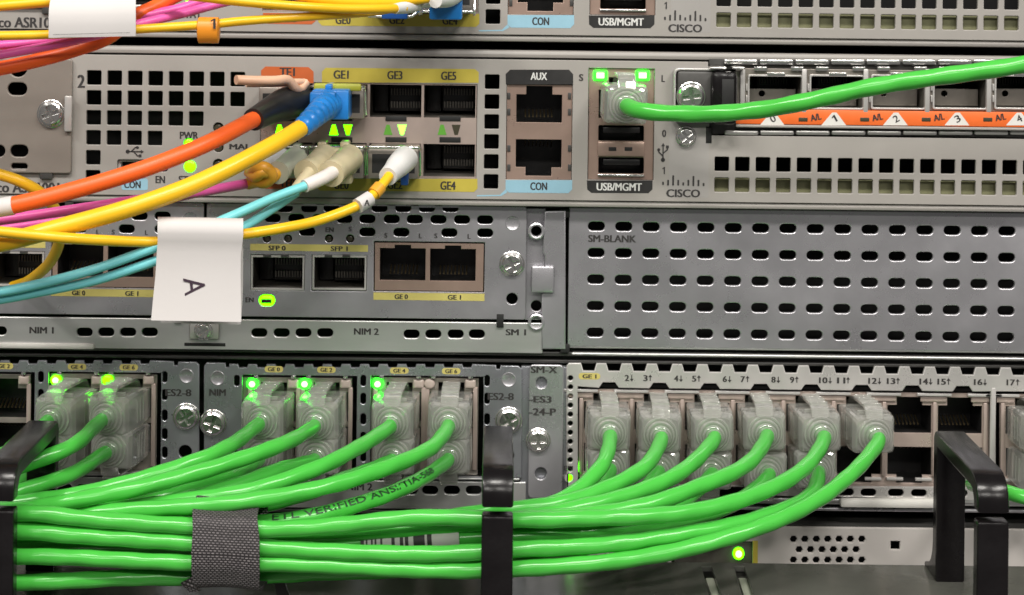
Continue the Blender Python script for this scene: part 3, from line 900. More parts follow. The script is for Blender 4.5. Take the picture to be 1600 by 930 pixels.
# network modules of the upper storey: two optical, two copper ports
def build_nim_upper(dx, label, cap_left):
    c0 = W(570, 500, ID)
    t = thing('network_module', label, 'network module', (c0.x + dx, c0.y, c0.z), 'optical and copper network modules of the upper storey')
    def q(loops): return [[(x + dx, z) for x, z in lp] for lp in loops]
    holes = []
    for x in (445, 483, 518, 593, 630, 667, 704): holes.append(slot(ip(x, 325), 4.3, 2.2))
    for x in (426, 463, 500, 538, 574, 612, 648, 685, 722, 758): holes.append(slot(ip(x, 341 + (x - 426) * .008), 4.3, 2.3))
    for x in (480, 574, 627, 702, 758): holes.append(slot(ip(x, 362 + (x - 480) * .008), 4.3, 2.3))
    for x in (417, 450, 514, 547): holes.append(circ(ip(x, 373), 1.1))
    holes += [prect(391.5, 398, 476, 454, ID), prect(487, 399, 573, 455, ID), prect(584, 378, 757, 456, ID)]
    holes += [slot(ip(417, 469.5), 4.4, 3.2), circ(ip(800, 467), 1.55)]
    fp = panel('face_plate', 'zinc', t, q([prect(322, 320, 822, 497, ID, .6)] + holes), ID, 1.0, .2)
    # children below are built at the right-hand module's place and shifted with it
    made = [fp]
    k0 = len(bpy.data.objects)
    before = set(bpy.data.objects)
    cs = [ip(434, 427), ip(530, 428)]
    for x0, x1 in ((393, 475), (489, 572)):
        b = panel('cage_rim', 'tin', fp, [prect(x0 - 1, 399, x1 + .5, 453.5, ID - .2), prect(x0 + 2, 402.5, x1 - 2.5, 450.5, ID - .2)], ID - .2, 1.4, .1)
        for xx in (x0 + 18, x0 + 46): pbox('spring_clip', 'dark_steel', b, xx, 397.5, xx + 12, 402, ID - .2, ID + .25, .1)
    for c in cs: sfp_cage(fp, c, ID - .4)
    h = [rj_hole(ip(629, 411), 1, 12.4, 8.7, 4.4, .9), rj_hole(ip(707.5, 412), 1, 12.4, 8.7, 4.4, .9)]
    j = panel('jack_frame', 'nickel', fp, [prect(585.5, 380, 755.5, 454.5, ID - .5)] + h, ID - .5, .8, .12)
    for c in (ip(629, 411), ip(707.5, 412)): rj_socket(j, c, ID - .5, 1)
    flat('port_label', 'print_pale_yellow', fp, prect(391, 382, 575, 392.5, ID), ID)
    flat('port_label', 'print_pale_yellow', fp, prect(583.5, 458, 757, 469.5, ID), ID)
    for s_, xc, yc, w_ in (('SFP 0', 433, 387.5, 27), ('SFP 1', 530, 388.5, 27), ('GE 0', 627, 463.5, 21), ('GE 1', 710, 464.5, 21)):
        text(s_, xc - w_ / 2, yc - 3.6, xc + w_ / 2, yc + 3.6, ID, 'ink', fp, lift=.12)
    for s_, xc, yc in (('S', 450, 357), ('EN', 515, 359), ('S', 547, 358), ('S', 603, 368), ('L', 657, 368.5), ('S', 681, 368.5), ('L', 733, 369.5), ('EN', 390, 468.5)):
        w_ = 13 if len(s_) > 1 else 5
        text(s_, xc - w_ / 2, yc - 3.6, xc + w_ / 2, yc + 3.6, ID, 'ink', fp)
    for x in (417, 450, 514, 547): led(fp, x, 373, ID - 1.4, 12, 12, 'led_off')
    led(fp, 417, 469.5, ID - .9, 25, 17, 'led_lime')
    pbox('light_mask', 'jack_black', fp, 408, 467.5, 424, 474, ID - .9, ID - .15, .2)
    screw(fp, 800, 412.5, ID, 3.1, 25)
    dimple(fp, 801, 349, ID)
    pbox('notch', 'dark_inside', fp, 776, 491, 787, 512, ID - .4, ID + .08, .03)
    for o in set(bpy.data.objects) - before:
        o_par = o.parent
        if o_par is fp:
            o.location.x += dx * S * 0      # children follow the plate, which already carries the shift
    return t, fp
DXN = -87.6
nimA, fpA = build_nim_upper(0.0, 'network module whose two optical cages stand empty to the right of the white flag label', False)
nimB = copy_tree(nimA, None, Vector((DXN * S, 0, 0)))
tag(nimB, 'network module mostly hidden behind the aqua, yellow and pink fibre cords', 'network module', 'optical and copper network modules of the upper storey')

# blanking plate of the wide bay
def build_blank():
    t = thing('blanking_plate', 'perforated zinc blanking plate with five rows of oblong vents', 'blanking plate', W(1240, 548, ID))
    o0, o1 = ip(932, 354), ip(931, 520)
    holes = []
    for j in range(5):
        for i in range(18):
            holes.append(slot((o0[0] + 7.44 * i, o0[1] + (o1[1] - o0[1]) * j / 4), 4.55, 2.45))
    fp = panel('face_plate', 'zinc', t, [prect(888, 329, 1730, 547, ID - .4, .4)] + holes, ID - .4, 1.2, .28)
    text('SM-BLANK', 919, 367.5, 994, 378.5, ID - .4, 'ink', fp)
    fl = panel('side_flange', 'zinc', t, [[pt(x, y, ID) for x, y in ((851, 330), (884, 329), (884, 546), (846, 546), (846, 460), (851, 456), (851, 400), (848, 394))]], ID, 1.0, .4)
    pbox('clip', 'zinc', fl, 830, 416, 866, 458, ID - .2, ID + 1.3, .55)
    pbox('lower_hem', 'zinc_brushed', t, 888, 545, 1730, 549.5, ID - 3, ID - .5, .5)
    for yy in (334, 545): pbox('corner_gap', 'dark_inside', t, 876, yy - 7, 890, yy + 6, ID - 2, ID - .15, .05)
build_blank()

# network modules of the lower storey: eight copper ports
NC = (428, 510, 624, 705)                      # port columns
NU, NL = 628.0, 697.0                          # port rows
def build_nim_lower():
    t = thing('network_module', 'eight-port module in the middle, its plugs trailing green patch cables to the fabric strap', 'network module',
              W(566, 748, ID), 'eight-port network modules of the lower storey')
    out = []
    P = lambda x, y: ip(x, y)
    xs0, xs1 = 372, 768
    top = [(318.5, 745), (318.5, 572), (323, 567), (352, 567.5), (353, 574), (358, 574), (358, 569)]
    x = xs0
    while x + 30 < xs1:
        top += [(x, 569.5), (x + 1.5, 574.5), (x + 14, 574.5), (x + 15.5, 569.5)]; x += 29.2
    top += [(775, 571), (776, 577), (781, 577), (782, 571.5), (810, 572), (815, 577), (815, 747)]
    outline = [P(*p) for p in top][::-1]
    holes = [prect(378, 587, 557, 743, ID, .2), prect(579, 588, 755, 744, ID, .2)]
    for xx in (370, 567.5, 761):
        for yy in (595, 623, 655, 684, 713):
            if xx == 370 and yy in (623, 655): continue
            holes.append(slot(ip(xx, yy), 1.5, 3.0))
    holes.append(circ(ip(793, 712), 1.8)); holes.append(circ(ip(338, 710), 1.8))
    fp = panel('face_plate', 'zinc_blue', t, [outline] + holes, ID, 1.0, .2)
    for xx, yy in ((370, 624), (370, 651)): led(fp, xx, yy, ID - .6, 8, 18, 'led_lime')
    for gi, (x0, x1) in enumerate(((378, 557), (579, 755))):
        cols = NC[:2] if gi == 0 else NC[2:]
        hs = []; cs = []
        for xc in cols:
            for yc, up in ((NU, 1), (NL, -1)):
                c = pt(xc, yc, ID - 1.6); cs.append((c, up)); hs.append(rj_hole(c, up, 12.2, 8.0, 7.0, 2.6))
        j = panel('jack_frame', 'cage_metal', fp, [prect(x0 + 1, 590, x1 - 8, 741, ID - 1.6)] + hs, ID - 1.6, .8, .12)
        for c, up in cs: rj_socket(j, c, ID - 1.6, up)
        for xc in cols:
            lit = xc != 705
            led(j, xc - 34, 600, ID - 1.0, 17, 16, 'led_green' if lit else 'led_clear', core=lit)
            if lit: led(j, xc - 33, 621, ID - 1.0, 13, 9, 'led_green')  # lower glowing lens stands in for lamp light seen through the plug
            led(j, xc + 30, 600, ID - 1.2, 17, 14, 'led_clear', round_=False)
            for sx in (-28, 30): pbox('lamp_tab', 'bright_steel', j, xc + sx - 3.5, 587, xc + sx + 3.5, 592, ID - 1.4, ID - .2, .1)
            for sx in (-38, 37): pbox('side_post', 'nickel_light', j, xc + sx - 3.5, 606, xc + sx + 3.5, 735, ID - 1.6, ID - .9, .2)
    for i, xc in enumerate(NC):
        yl = 577 + (xc - 428) * .011
        flat('port_label', 'print_pale_yellow', fp, prect(xc - 14.5, yl - 4.8, xc + 14.5, yl + 4.8, ID, .75), ID)
        text('GE ' + str(2 * i), xc - 9.5, yl - 3, xc + 9.5, yl + 3, ID, 'ink', fp, .0, lift=.12)
    dimple(fp, 340, 591, ID); dimple(fp, 795, 593.5, ID)
    text('NIM', 327, 608, 353, 618.5, ID, 'ink', fp)
    text('ES2-8', 762, 614, 803, 625, ID, 'ink', fp)
    screw(fp, 333, 661, ID + .2, 3.3, 70); screw(fp, 795, 657, ID + .2, 3.3, 30)
    pbox('lower_fold', 'zinc_brushed', t, 322, 745, 812, 748.5, ID - 2, ID + .3, .3)
    return t
nimC = build_nim_lower()
nimD = copy_tree(nimC, None, Vector((-87.55 * S, 0, 0)))
tag(nimD, 'eight-port module partly behind a black ring, with lime lights over its clear plugs', 'network module', 'eight-port network modules of the lower storey')
def _retint(o):
    if o.name.startswith('indicator_light') and o.data.materials[0].name == 'led_green':
        o.data = o.data.copy(); o.data.materials[0] = MATS['led_lime']
    for ch in o.children: _retint(ch)
_retint(nimD)
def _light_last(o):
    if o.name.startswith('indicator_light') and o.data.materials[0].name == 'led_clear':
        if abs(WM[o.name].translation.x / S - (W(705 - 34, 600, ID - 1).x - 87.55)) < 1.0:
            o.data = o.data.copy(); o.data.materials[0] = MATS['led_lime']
            c_ = o.copy(); COL.objects.link(c_); c_.parent = o.parent  # small glowing copy imitates this lamp's light showing through the plug
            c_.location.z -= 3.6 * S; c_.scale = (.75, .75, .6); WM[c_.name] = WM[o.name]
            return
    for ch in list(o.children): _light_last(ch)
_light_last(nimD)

# wide switch module
SU, SLo = 643.0, 721.0
SC_X = [947 + 79.0 * k for k in range(8)]
def build_switch_module():
    t = thing('switch_module', 'wide switch module with two rows of numbered jacks and a toothed top edge', 'switch module', W(1220, 790, ID))
    ear = panel('ear', 'zinc', t, [prect(826, 570, 880, 779, ID + .4, 1.2), circ(pt(846, 598, ID + .4), 1.5), circ(pt(845, 740, ID + .4), 1.6)], ID + .4, 1.0, .3)
    text('SM-X', 829, 572.5, 871, 583, ID + .4, 'ink', ear)
    text('-ES3', 826, 619, 862, 629, ID + .4, 'ink', ear)
    text('-24-P', 826, 638, 869, 649, ID + .4, 'ink', ear)
    screw(ear, 841, 688, ID + .5, 3.0, 4)
    pts = [(885, 780), (885, 572), (889, 567.5), (904, 567.5)]
    x = 908.0
    while x < 1700:
        yy = 567.5 + (x - 908) * .0105
        pts += [(x, yy), (x + 3.5, yy + 12), (x + 20.5, yy + 12.2), (x + 24, yy + .3)]; x += 39.5
    pts += [(1728, 576), (1728, 790), (1560, 787)]
    # lower edge back to the start, then the cut-outs
    outline = [ip(*p) for p in pts][::-1]
    holes = []
    for k in range(11): holes.append(circ(ip(891.5 - k * .05, 591 + 14.2 * k), .72, 10))
    holes.append(circ(ip(889, 747), 1.0, 12))
    z0 = 604
    holes.append([ip(*p) for p in [(903, 604), (903, 757), (1546, 762), (1548, 612)] +
                  [q for k in reversed(range(8)) for q in ((SC_X[k] + 20, 603.5 + SC_X[k] * .0105 - 7), (SC_X[k] + 14, 597 + SC_X[k] * .0105 - 9),
                                                           (SC_X[k] - 5, 597 + SC_X[k] * .0105 - 9), (SC_X[k] - 11, 603.5 + SC_X[k] * .0105 - 7))]])
    holes.append([ip(*p) for p in ((1556, 612), (1556, 763), (1720, 765), (1720, 613))])
    for xx in (925, 1040, 1200, 1322, 1357, 1400, 1436, 1500, 1590): holes.append(slot(ip(xx, 764.5 + (xx - 925) * .0118), 4.2, 2.0))
    fp = panel('face_plate', 'tin', t, [outline] + holes, ID, 1.0, .22)
    led(fp, 891, 746, ID - .7, 13, 13, 'led_lime'); text('EN', 881, 728, 895, 735, ID, 'ink', fp, weight=.008)
    pbox('light_pipe', 'led_lime', fp, 899, 724, 903, 746, ID - 2.5, ID - .6, .2)
    flat('port_label', 'print_pale_yellow', fp, prect(904, 583, 938, 593, ID, .8), ID)
    text('GE 1', 910, 585, 932, 591, ID, 'ink', fp, 0, lift=.12)
    def num(s_, xr, yc, dirn):
        """number with a small arrow after it"""
        w_ = 7.0 if len(s_) == 1 else 13.5
        text(s_, xr - w_ - 6, yc - 4.6, xr - 6, yc + 4.6, ID, 'ink', fp)
        flat('arrow', 'ink', fp, prect(xr - 2.7, yc - 4.5, xr - 1.3, yc + 4.5, ID), ID, .09)
        flat('arrow', 'ink', fp, [ip(*p) for p in ((xr - 5, yc + 1.5 * dirn), (xr + 1, yc + 1.5 * dirn), (xr - 2, yc + 5.5 * dirn))], ID, .11)
    for n, xr in ((2, 989), (3, 1018), (4, 1066), (5, 1094), (6, 1142), (7, 1170), (8, 1218), (9, 1247), (10, 1299), (11, 1327), (12, 1376), (13, 1405), (14, 1456), (15, 1484), (16, 1541), (17, 1592)):
        num(str(n), xr, 590.5 + (xr - 989) * .0118, 1 if n % 2 == 0 else -1)
    for gi, (x0, x1, cols) in enumerate(((906, 1545, SC_X), (1562, 1722, [1606, 1685]))):
        hs = []; cs = []
        for xc in cols:
            for yc, up in ((SU + (xc - 947) * .0118, 1), (SLo + (xc - 947) * .0118, -1)):
                c = pt(xc, yc, ID - 2.0); cs.append((c, up)); hs.append(rj_hole(c, up, 12.0, 7.6, 7.0, 2.2))
        dy = (x0 + x1) / 2 - 1225
        j = panel('jack_frame', 'nickel_light', fp, [[pt(x0, 608 + (x0 - 947) * .0118, ID - 2), pt(x0, 758 + (x0 - 947) * .0118, ID - 2), pt(x1, 758 + (x1 - 947) * .0118, ID - 2), pt(x1, 608 + (x1 - 947) * .0118, ID - 2)]] + hs, ID - 2.0, .8, .12)
        for c, up in cs: rj_socket(j, c, ID - 2.0, up)
        for k in range(len(cols) + (1 if gi == 0 else 0)):
            xx = cols[0] + 79 * k - 39.5; yy = 611 + (xx - 947) * .0118
            pbox('grounding_tab', 'tin', j, xx - 27, yy - 2.2, xx + 27, yy + 2.6, ID - 2, ID - .7, .2)
            pbox('tab_root', 'nickel_light', j, xx - 22, yy + 3, xx + 19, yy + 11, ID - 2, ID - 1.4, .15)
            for sx in (-17, 17): pbox('lower_tab', 'tin', j, xx + sx - 13, 741.5 + (xx - 947) * .0118, xx + sx + 13, 746 + (xx - 947) * .0118, ID - 2, ID - .9, .15)
            pbox('rib', 'nickel_light', j, xx - 3, yy + 12, xx + 3, yy + 128, ID - 2, ID - 1.3, .2)
    pbox('middle_post', 'tin', fp, 1548.5, 606, 1556, 756, ID - .8, ID + .1, .3)
    pbox('handle_strip', 'strip_white', t, 1313, 781, 1467, 795, ID - .5, ID + 1.8, .8)  # its off-white is a painted reflection, not a plastic colour
    pbox('lower_fold', 'zinc_brushed', t, 886, 779, 1728, 789, ID - 3, ID - .3, .5)
    return t
build_switch_module()

# ------------------------------------------------------------------ lowest device
def build_lowest():
    t = thing('rack_switch', 'grey rack device almost hidden behind the black tray, one bright light showing', 'rack device', W(780, 1060, -2))
    d = -2.0
    hexs = []
    for j in range(5):
        for i in range(7):
            x, y = 1240 + 17.8 * i + (8.9 if j % 2 else 0), 843 + 16.3 * j
            if x < 1350: hexs.append(circ(pt(x, y, d), 1.0, 6))
            x2 = 928 + 17.8 * i + (8.9 if j % 2 else 0)
            hexs.append(circ(pt(x2, y + 6, d), 1.35, 6))
    fp = panel('face_plate', 'lower_paint', t, [[pt(-130, 809, d), pt(-130, 1040, d), pt(1730, 1055, d), pt(1730, 829, d)]] + hexs + [prect(1392, 846, 1406, 859, d),
               prect(1052, 846, 1176, 905, d)], d, 1.2, .3)
    zc = W(780, 818, d).z
    shell('case', t, W(-130, 900, d).x, W(1730, 900, d).x, W(780, 1045, d).z, zc, 4, 300)
    text('L', 1072, 831, 1080, 840, d, 'ink', fp); text('GE 0', 1090, 831, 1128, 841, d, 'ink', fp)
    pbox('port_border', 'print_yellow', fp, 1176, 845, 1184, 906, d - .2, d + .1, .04)
    j = pbox('port_block', 'cage_dark', fp, 1053, 847, 1175, 904, d - 6, d - 1.2, .2)
    led(j, 1154, 865, d - .9, 17, 19, 'led_lime', core=True)
    pbox('dust_plug', 'white_jacket', fp, 1085, 905, 1128, 960, d, d + 4, 1.0)
    pbox('dust_plug', 'white_jacket', fp, 1140, 905, 1180, 960, d, d + 4, 1.0)
build_lowest()

# ------------------------------------------------------------------ cable manager: tray with upright rings
ZT = ZC - 153.3
def build_manager():
    t = thing('cable_manager', 'black tray with three upright cable rings across the foot of the picture', 'cable manager', (0, -60, ZT - 24))
    # tray top with slots: built flat, y is depth
    x0, x1 = W(-130, 880, 30).x, W(1730, 880, 30).x
    def on_tray(px, py):
        """photo point on the tray top"""
        u, v = px - VX, py - VY
        y = -u * math.sin(TH) + v * math.cos(TH)
        s = 153.3 / y
        return ((u * math.cos(TH) + v * math.sin(TH)) * s, D - s * F)
    holes = []
    for px in (430, 1105, 1156):
        a = [on_tray(px - 9, 885), on_tray(px + 7, 885), on_tray(px + 22, 931), on_tray(px + 4, 931)]
        holes.append([(x, d) for x, d in a])
    for px in (1107, 1158):
        a, b = on_tray(px + 2, 897), on_tray(px + 14, 931)
        bm = bmesh.new()
        add_loft(bm, [[Vector((q[0] + x, -q[1], ZT - 1.5 + z)) for x, z in rect(-1.1, 1.1, -.9, .5, .4, 2)] for q in (a, b)])
        fin(bm, 'tie_mount', 'grey_green_boot', t)
    out = [(x0, 24.5), (x1, 24.5), (x1, 112), (x0, 112)]
    me = curve_mesh([out] + holes, 1.4, .2)
    co = [(v.co.x, -v.co.y, v.co.z) for v in me.vertices]
    cx = (x0 + x1) / 2; cy = -(24.5 + 112) / 2
    for v, c in zip(me.vertices, co): v.co = Vector((c[0] - cx, c[1] - cy, c[2])) * S
    me.flip_normals(); smooth(me)
    me.materials.clear()
    link('tray', me, 'tray_paint', t, Matrix.Translation(Vector((cx, cy, ZT - .7)) * S))
    box('front_lip', 'tray_paint', t, x0, x1, -113.5, -112, ZT - 24, ZT, .3)
    box('rear_web', 'tray_paint', t, x0, x1, -26, -24.6, ZT - 24, ZT - 1.6, .3)
    # ring profile in the depth/height plane
    top, th = 37.2, 4.0
    db, df = 33.5, 77.0
    def arc(cd, cz, r_, a0, a1, n=5): return [(cd + r_ * math.cos(R(a0 + (a1 - a0) * k / n)), cz + r_ * math.sin(R(a0 + (a1 - a0) * k / n))) for k in range(n + 1)]
    hook = [(db, 0.0), (db - 9, 0.0), (db - 8.5, 1.2)] + arc(db - 8, 9.5, 8, -85, 0, 4) + arc(db + 2.5, top - 2.5, 2.5, 180, 90, 3) + arc(df - 7, top - 7, 7, 90, 0, 6) + \
           [(df, 28.9), (df - th, 28.9)] + arc(df - th - 3.5, top - th - 3.5, 3.5, 0, 90, 4) + [(db + th, top - th), (db + th, 0.0)]
    post = [(df + 8, 0.0), (df + 2, 2.0), (df, 6), (df, 26.0)] + arc(df - .8, 26.0, .8, 0, 90, 2) + [(df - th, 26.8), (df - th, 0.0)]
    for xc in (-112.8, 1.1, 114.2):
        par = None
        for nm, prof in (('cable_ring', hook), ('ring_post', post)):
            me = curve_mesh([prof], 7.25, .55)
            for v in me.vertices: v.co = Vector((v.co.z, -v.co.x, v.co.y)) * S       # depth -> -y, height -> z, width -> x
            bm = bmesh.new(); bm.from_mesh(me); bmesh.ops.recalc_face_normals(bm, faces=bm.faces); bm.to_mesh(me); bm.free()
            smooth(me, 35); me.materials.clear(); me.name = nm
            link(nm, me, 'ring_plastic', t, Matrix.Translation(Vector((xc, 0, ZT)) * S))
build_manager()

# ------------------------------------------------------------------ green patch cables
def plug_meshes():
    bm = bmesh.new()
    add_loft(bm, [sec(7, 5.7, 3.9, .4, 2), sec(-1.2, 5.7, 3.9, .4, 2), sec(-1.3, 5.75, 4.6, .7, 2), sec(-4, 5.75, 4.9, .8, 2), sec(-12.0, 5.75, 5.1, .9, 2), sec(-15.6, 5.6, 5.0, 1.1, 2), sec(-17.0, 5.0, 4.5, 1.2, 2), sec(-17.3, 4.7, 4.2, 1.6, 2)])
    for sx in (-1, 1):
        for y in (-4.5, -7.0, -9.5): add_box(bm, sx * 5.5 - .35, sx * 5.5 + .35, y - .5, y + .5, -3.2, 3.2, .2, 1)
    add_box(bm, -3.4, 3.4, -12.4, -11.6, 4.6, 5.5, .2, 1)
    body = local_mesh(bm, 'plug', 'clear_plastic', 18)
    bm = bmesh.new()
    prof = [(4.7, -17.0), (4.7, -17.7), (4.5, -18.1), (4.1, -18.1), (3.95, -17.8), (3.85, -17.8), (3.8, -18.6), (3.55, -19.0), (3.2, -19.0), (3.05, -18.7), (2.95, -18.7), (2.95, -19.8), (2.75, -20.3), (2.5, -20.4), (2.4, -20.1), (2.35, -20.1), (2.35, -21.1), (2.2, -21.5), (1.9, -21.5)]
    n = 20
    add_loft(bm, [[Vector((r_ * math.cos(2 * math.pi * k / n), y, r_ * math.sin(2 * math.pi * k / n))) for k in range(n)] for r_, y in prof], False)
    boot = local_mesh(bm, 'boot', 'boot_plastic', 50)
    # latch with a folded tip and ribs
    prof = [(3, 4.0), (1.5, 6.3), (-1, 7.0), (-14.5, 7.5), (-16.6, 6.6), (-17.6, 4.4), (-16.9, 4.2), (-15.9, 6.1), (-14.2, 6.7), (-1, 6.2), (2.2, 5.4), (3.4, 3.8)]
    me = curve_mesh([prof], 4.7, .12)
    for v in me.vertices: v.co = Vector((v.co.z, v.co.x, v.co.y)) * S
    bm = bmesh.new(); bm.from_mesh(me)
    t2 = bmesh.new()
    for y, z in ((-4.0, 7.3), (-8.0, 7.4), (-11.2, 7.5), (-14.6, 7.5)): add_box(t2, -2.35, 2.35, y - .22, y + .22, z - .4, z + .45, .12)
    for v in t2.verts: v.co = v.co * S
    m2 = bpy.data.meshes.new('tmp'); t2.to_mesh(m2); t2.free(); bm.from_mesh(m2); bpy.data.meshes.remove(m2)
    bmesh.ops.recalc_face_normals(bm, faces=bm.faces)
    bm.to_mesh(me); bm.free(); smooth(me, 35); me.materials.clear(); me.name = 'latch'
    me.materials.append(MATS['latch_plastic'])
    # inner conductors seen through the plug
    bm = bmesh.new()
    for k in range(8):
        x = -3.5 + k; add_tube(bm, [Vector((x, 6.5, .6)), Vector((x, 0, .6)), Vector((x * .5, -6, 0)), Vector((x * .3, -12, 0))], .42, 6)
    core = local_mesh(bm, 'conductors', 'conductor', 60)
    bm = bmesh.new()
    add_loft(bm, [sec(6.5, 4.9, 3.0, .3), sec(-7.5, 4.9, 3.0, .3), sec(-9.5, 3.6, 2.8, .8), sec(-14.5, 2.6, 2.6, 2.4)])
    inner = local_mesh(bm, 'inner_shell', 'clear_plastic', 30)
    return body, boot, me, core, inner
mat('conductor', (0.55, 0.48, 0.38), 0.5, 0.0, 0.5, 0.6)
PLUG = plug_meshes()
CR = 1.93                                       # jacket radius
GRP = 'green patch cables'
PROTO = []
def patch_cable(label, sx, sy, d0, flip, yaw, pitch, path, printed=None, end_hidden=False, r=CR):
    """plug seated at photo point (sx, sy) on plane d0; the cord follows path [(px, py, d), ...]"""
    base = W(sx, sy + (-6 if flip else 8), d0)
    t = thing('patch_cable', label, 'patch cable', base, GRP)
    yaw += random.uniform(-1.8, 1.8); pitch += random.uniform(-1.5, 1.5)
    M = Matrix.Translation(base * S) @ Matrix.Rotation(R(yaw), 4, 'Z') @ Matrix.Rotation(R(pitch), 4, 'X') @ Matrix.Rotation(R(random.uniform(-2, 2)), 4, 'Y')
    Mf = M @ Matrix.Rotation(math.pi, 4, 'Y') if flip else M
    p = link('plug', PLUG[0], None, t, Mf)
    link('boot', PLUG[1], None, p, Mf); link('latch', PLUG[2], None, p, Mf); link('conductors', PLUG[3], None, p, Mf); link('inner_shell', PLUG[4], None, p, Mf)
    def loc(y): return (M @ Vector((0, y * S, 0))) / S
    pts = [loc(-12), loc(-18), loc(-21.5)] + [W(*q) for q in path]
    sp = spline(pts, 1.2)
    # gentle handling waves
    a, b, c = random.uniform(0, 6), random.uniform(0, 6), random.uniform(50, 80)
    s = 0
    for i in range(1, len(sp)):
        s += 1.2
        k = min(1, max(0, (s - 25) / 30)) * 0.22
        sp[i] = sp[i] + Vector((0, k * math.sin(s / c * 6.28 + b), k * math.sin(s / c * 9.1 + a)))
    bm = bmesh.new()
    add_tube(bm, sp, r, 16, 0.034, 9.5)
    cord = fin(bm, 'cord', 'green_jacket', t, 60)
    if printed:
        print_on(cord, sp, r, *printed)
    return t

def print_on(cord, sp, r, s, start, height, ang, mname='ink_green', length=None):
    """lettering wrapped on a cord, running along the reversed path"""
    me = text_mesh(s, 0.01)
    xs = [v.co.x for v in me.vertices]; ys = [v.co.y for v in me.vertices]
    k = height / (max(ys) - min(ys)); y0 = (max(ys) + min(ys)) / 2
    kx = length / (max(xs) - min(xs)) if length else k
    pts = sp[::-1]
    L = [0.0]
    for a, b in zip(pts, pts[1:]): L.append(L[-1] + (b - a).length)
    T, N = frames(pts)
    def at(s_):
        s_ = max(0, min(L[-1] - .01, s_))
        i = max(0, min(len(L) - 2, int(s_ / L[-1] * (len(L) - 1))))
        while i > 0 and L[i] > s_: i -= 1
        while i < len(L) - 2 and L[i + 1] < s_: i += 1
        f = (s_ - L[i]) / max(L[i + 1] - L[i], 1e-6)
        return pts[i].lerp(pts[i + 1], f), T[i]
    end = L[-1] - start
    mx = max(xs)
    for v in me.vertices:
        c, tt = at(end - (mx - v.co.x) * kx)
        up = Vector((0, 0, 1)); up = (up - tt * up.dot(tt)).normalized()
        fr = Vector((0, -1, 0)); fr = (fr - tt * fr.dot(tt)); fr = (fr - up * fr.dot(up)).normalized()
        a = R(ang) + (v.co.y - y0) * k / r
        v.co = (c + (fr * math.cos(a) + up * math.sin(a)) * (r * 1.07 + .06)) * S
    me.materials.clear()
    link('lettering', me, mname, cord, Matrix.Identity(4))

pd = ID - 1.6
OFF = [(-60, 806, 60), (-130, 808, 60)]
# middle module, upper row
patch_cable('green patch cable from the top left jack of the middle module, uppermost into the ring', NC[0], NU, pd, False, -3, 0,
            [(335, 709, 42), (251, 738, 50), (168, 762, 54), (105, 777, 55), (42, 786, 54), (-60, 792, 54), (-130, 794, 54)])
patch_cable('green patch cable from the second top jack of the middle module', NC[1], NU, pd, False, -3, 0,
            [(434, 697, 38), (335, 730, 50), (272, 748, 55), (210, 765, 59), (105, 785, 61), (42, 794, 60), (-60, 800, 60), (-130, 803, 60)])
patch_cable('green patch cable from the third top jack of the middle module', NC[2], NU, pd, False, -3, 0,
            [(527, 717, 40), (464, 744, 49), (390, 768, 55), (300, 781, 56), (210, 790, 55), (126, 797, 53), (42, 804, 50), (-130, 812, 50)])
patch_cable('long green patch cable from the top right jack of the middle module, crossing in front', NC[3], NU, pd, False, -1, 0,
            [(673, 700, 32), (610, 729, 45), (527, 755, 55), (443, 773, 61), (356, 787, 64), (251, 796, 63), (168, 801, 61), (42, 812, 58), (-130, 818, 58)])
# middle module, lower row
patch_cable('green patch cable from the lower left jack of the middle module', NC[0], NL, pd, True, -4, -3,
            [(356, 746, 40), (300, 766, 47), (220, 786, 50), (130, 800, 48), (42, 815, 46), (-130, 822, 46)])
patch_cable('green patch cable from the second lower jack of the middle module', NC[1], NL, pd, True, -4, -3,
            [(434, 735, 34), (380, 755, 42), (300, 778, 50), (210, 798, 53), (120, 812, 53), (42, 824, 52), (-130, 830, 52)])
patch_cable('green patch cable from the third lower jack of the middle module, mostly hidden', NC[2], NL, pd, True, -4, -3,
            [(530, 752, 38), (460, 777, 44), (380, 795, 50), (300, 812, 53), (200, 822, 55), (42, 836, 55), (-130, 840, 55)])
patch_cable('green patch cable with dark printed lettering from the lower right jack of the middle module', NC[3], NL, pd, True, -3, -3,
            [(648, 754, 36), (590, 779, 46), (527, 797, 53), (464, 810, 57), (400, 818, 58), (300, 824, 60), (200, 826, 60), (42, 842, 60), (-130, 846, 60)],
            ('ETL VERIFIED ANSI/TIA-568', 24.0, 1.55, 50, 'ink_green', 48))
# edge module
lx = [c - 503.5 for c in NC]; lu, ll = NU - 5.9, NL - 5.9
patch_cable('green patch cable from the top jack beside the screw of the edge module', lx[3], lu, pd, False, -7, 0,
            [(109, 699, 36), (50, 722, 42), (-20, 742, 46), (-130, 760, 48)])
patch_cable('green patch cable from the lower jack beside the screw of the edge module', lx[3], ll, pd, True, -7, -3,
            [(109, 742, 34), (50, 762, 42), (-20, 785, 48), (-130, 800, 50)])
patch_cable('green patch cable whose plug peeps out over the black ring at the picture edge', lx[2], lu, pd, False, -7, 0,
            [(25, 700, 33), (-10, 716, 36), (-130, 735, 40)])
patch_cable('green patch cable whose plug sits behind the black ring at the picture edge', lx[2], ll, pd, True, -7, -3,
            [(30, 756, 32), (-10, 770, 38), (-130, 780, 44)])
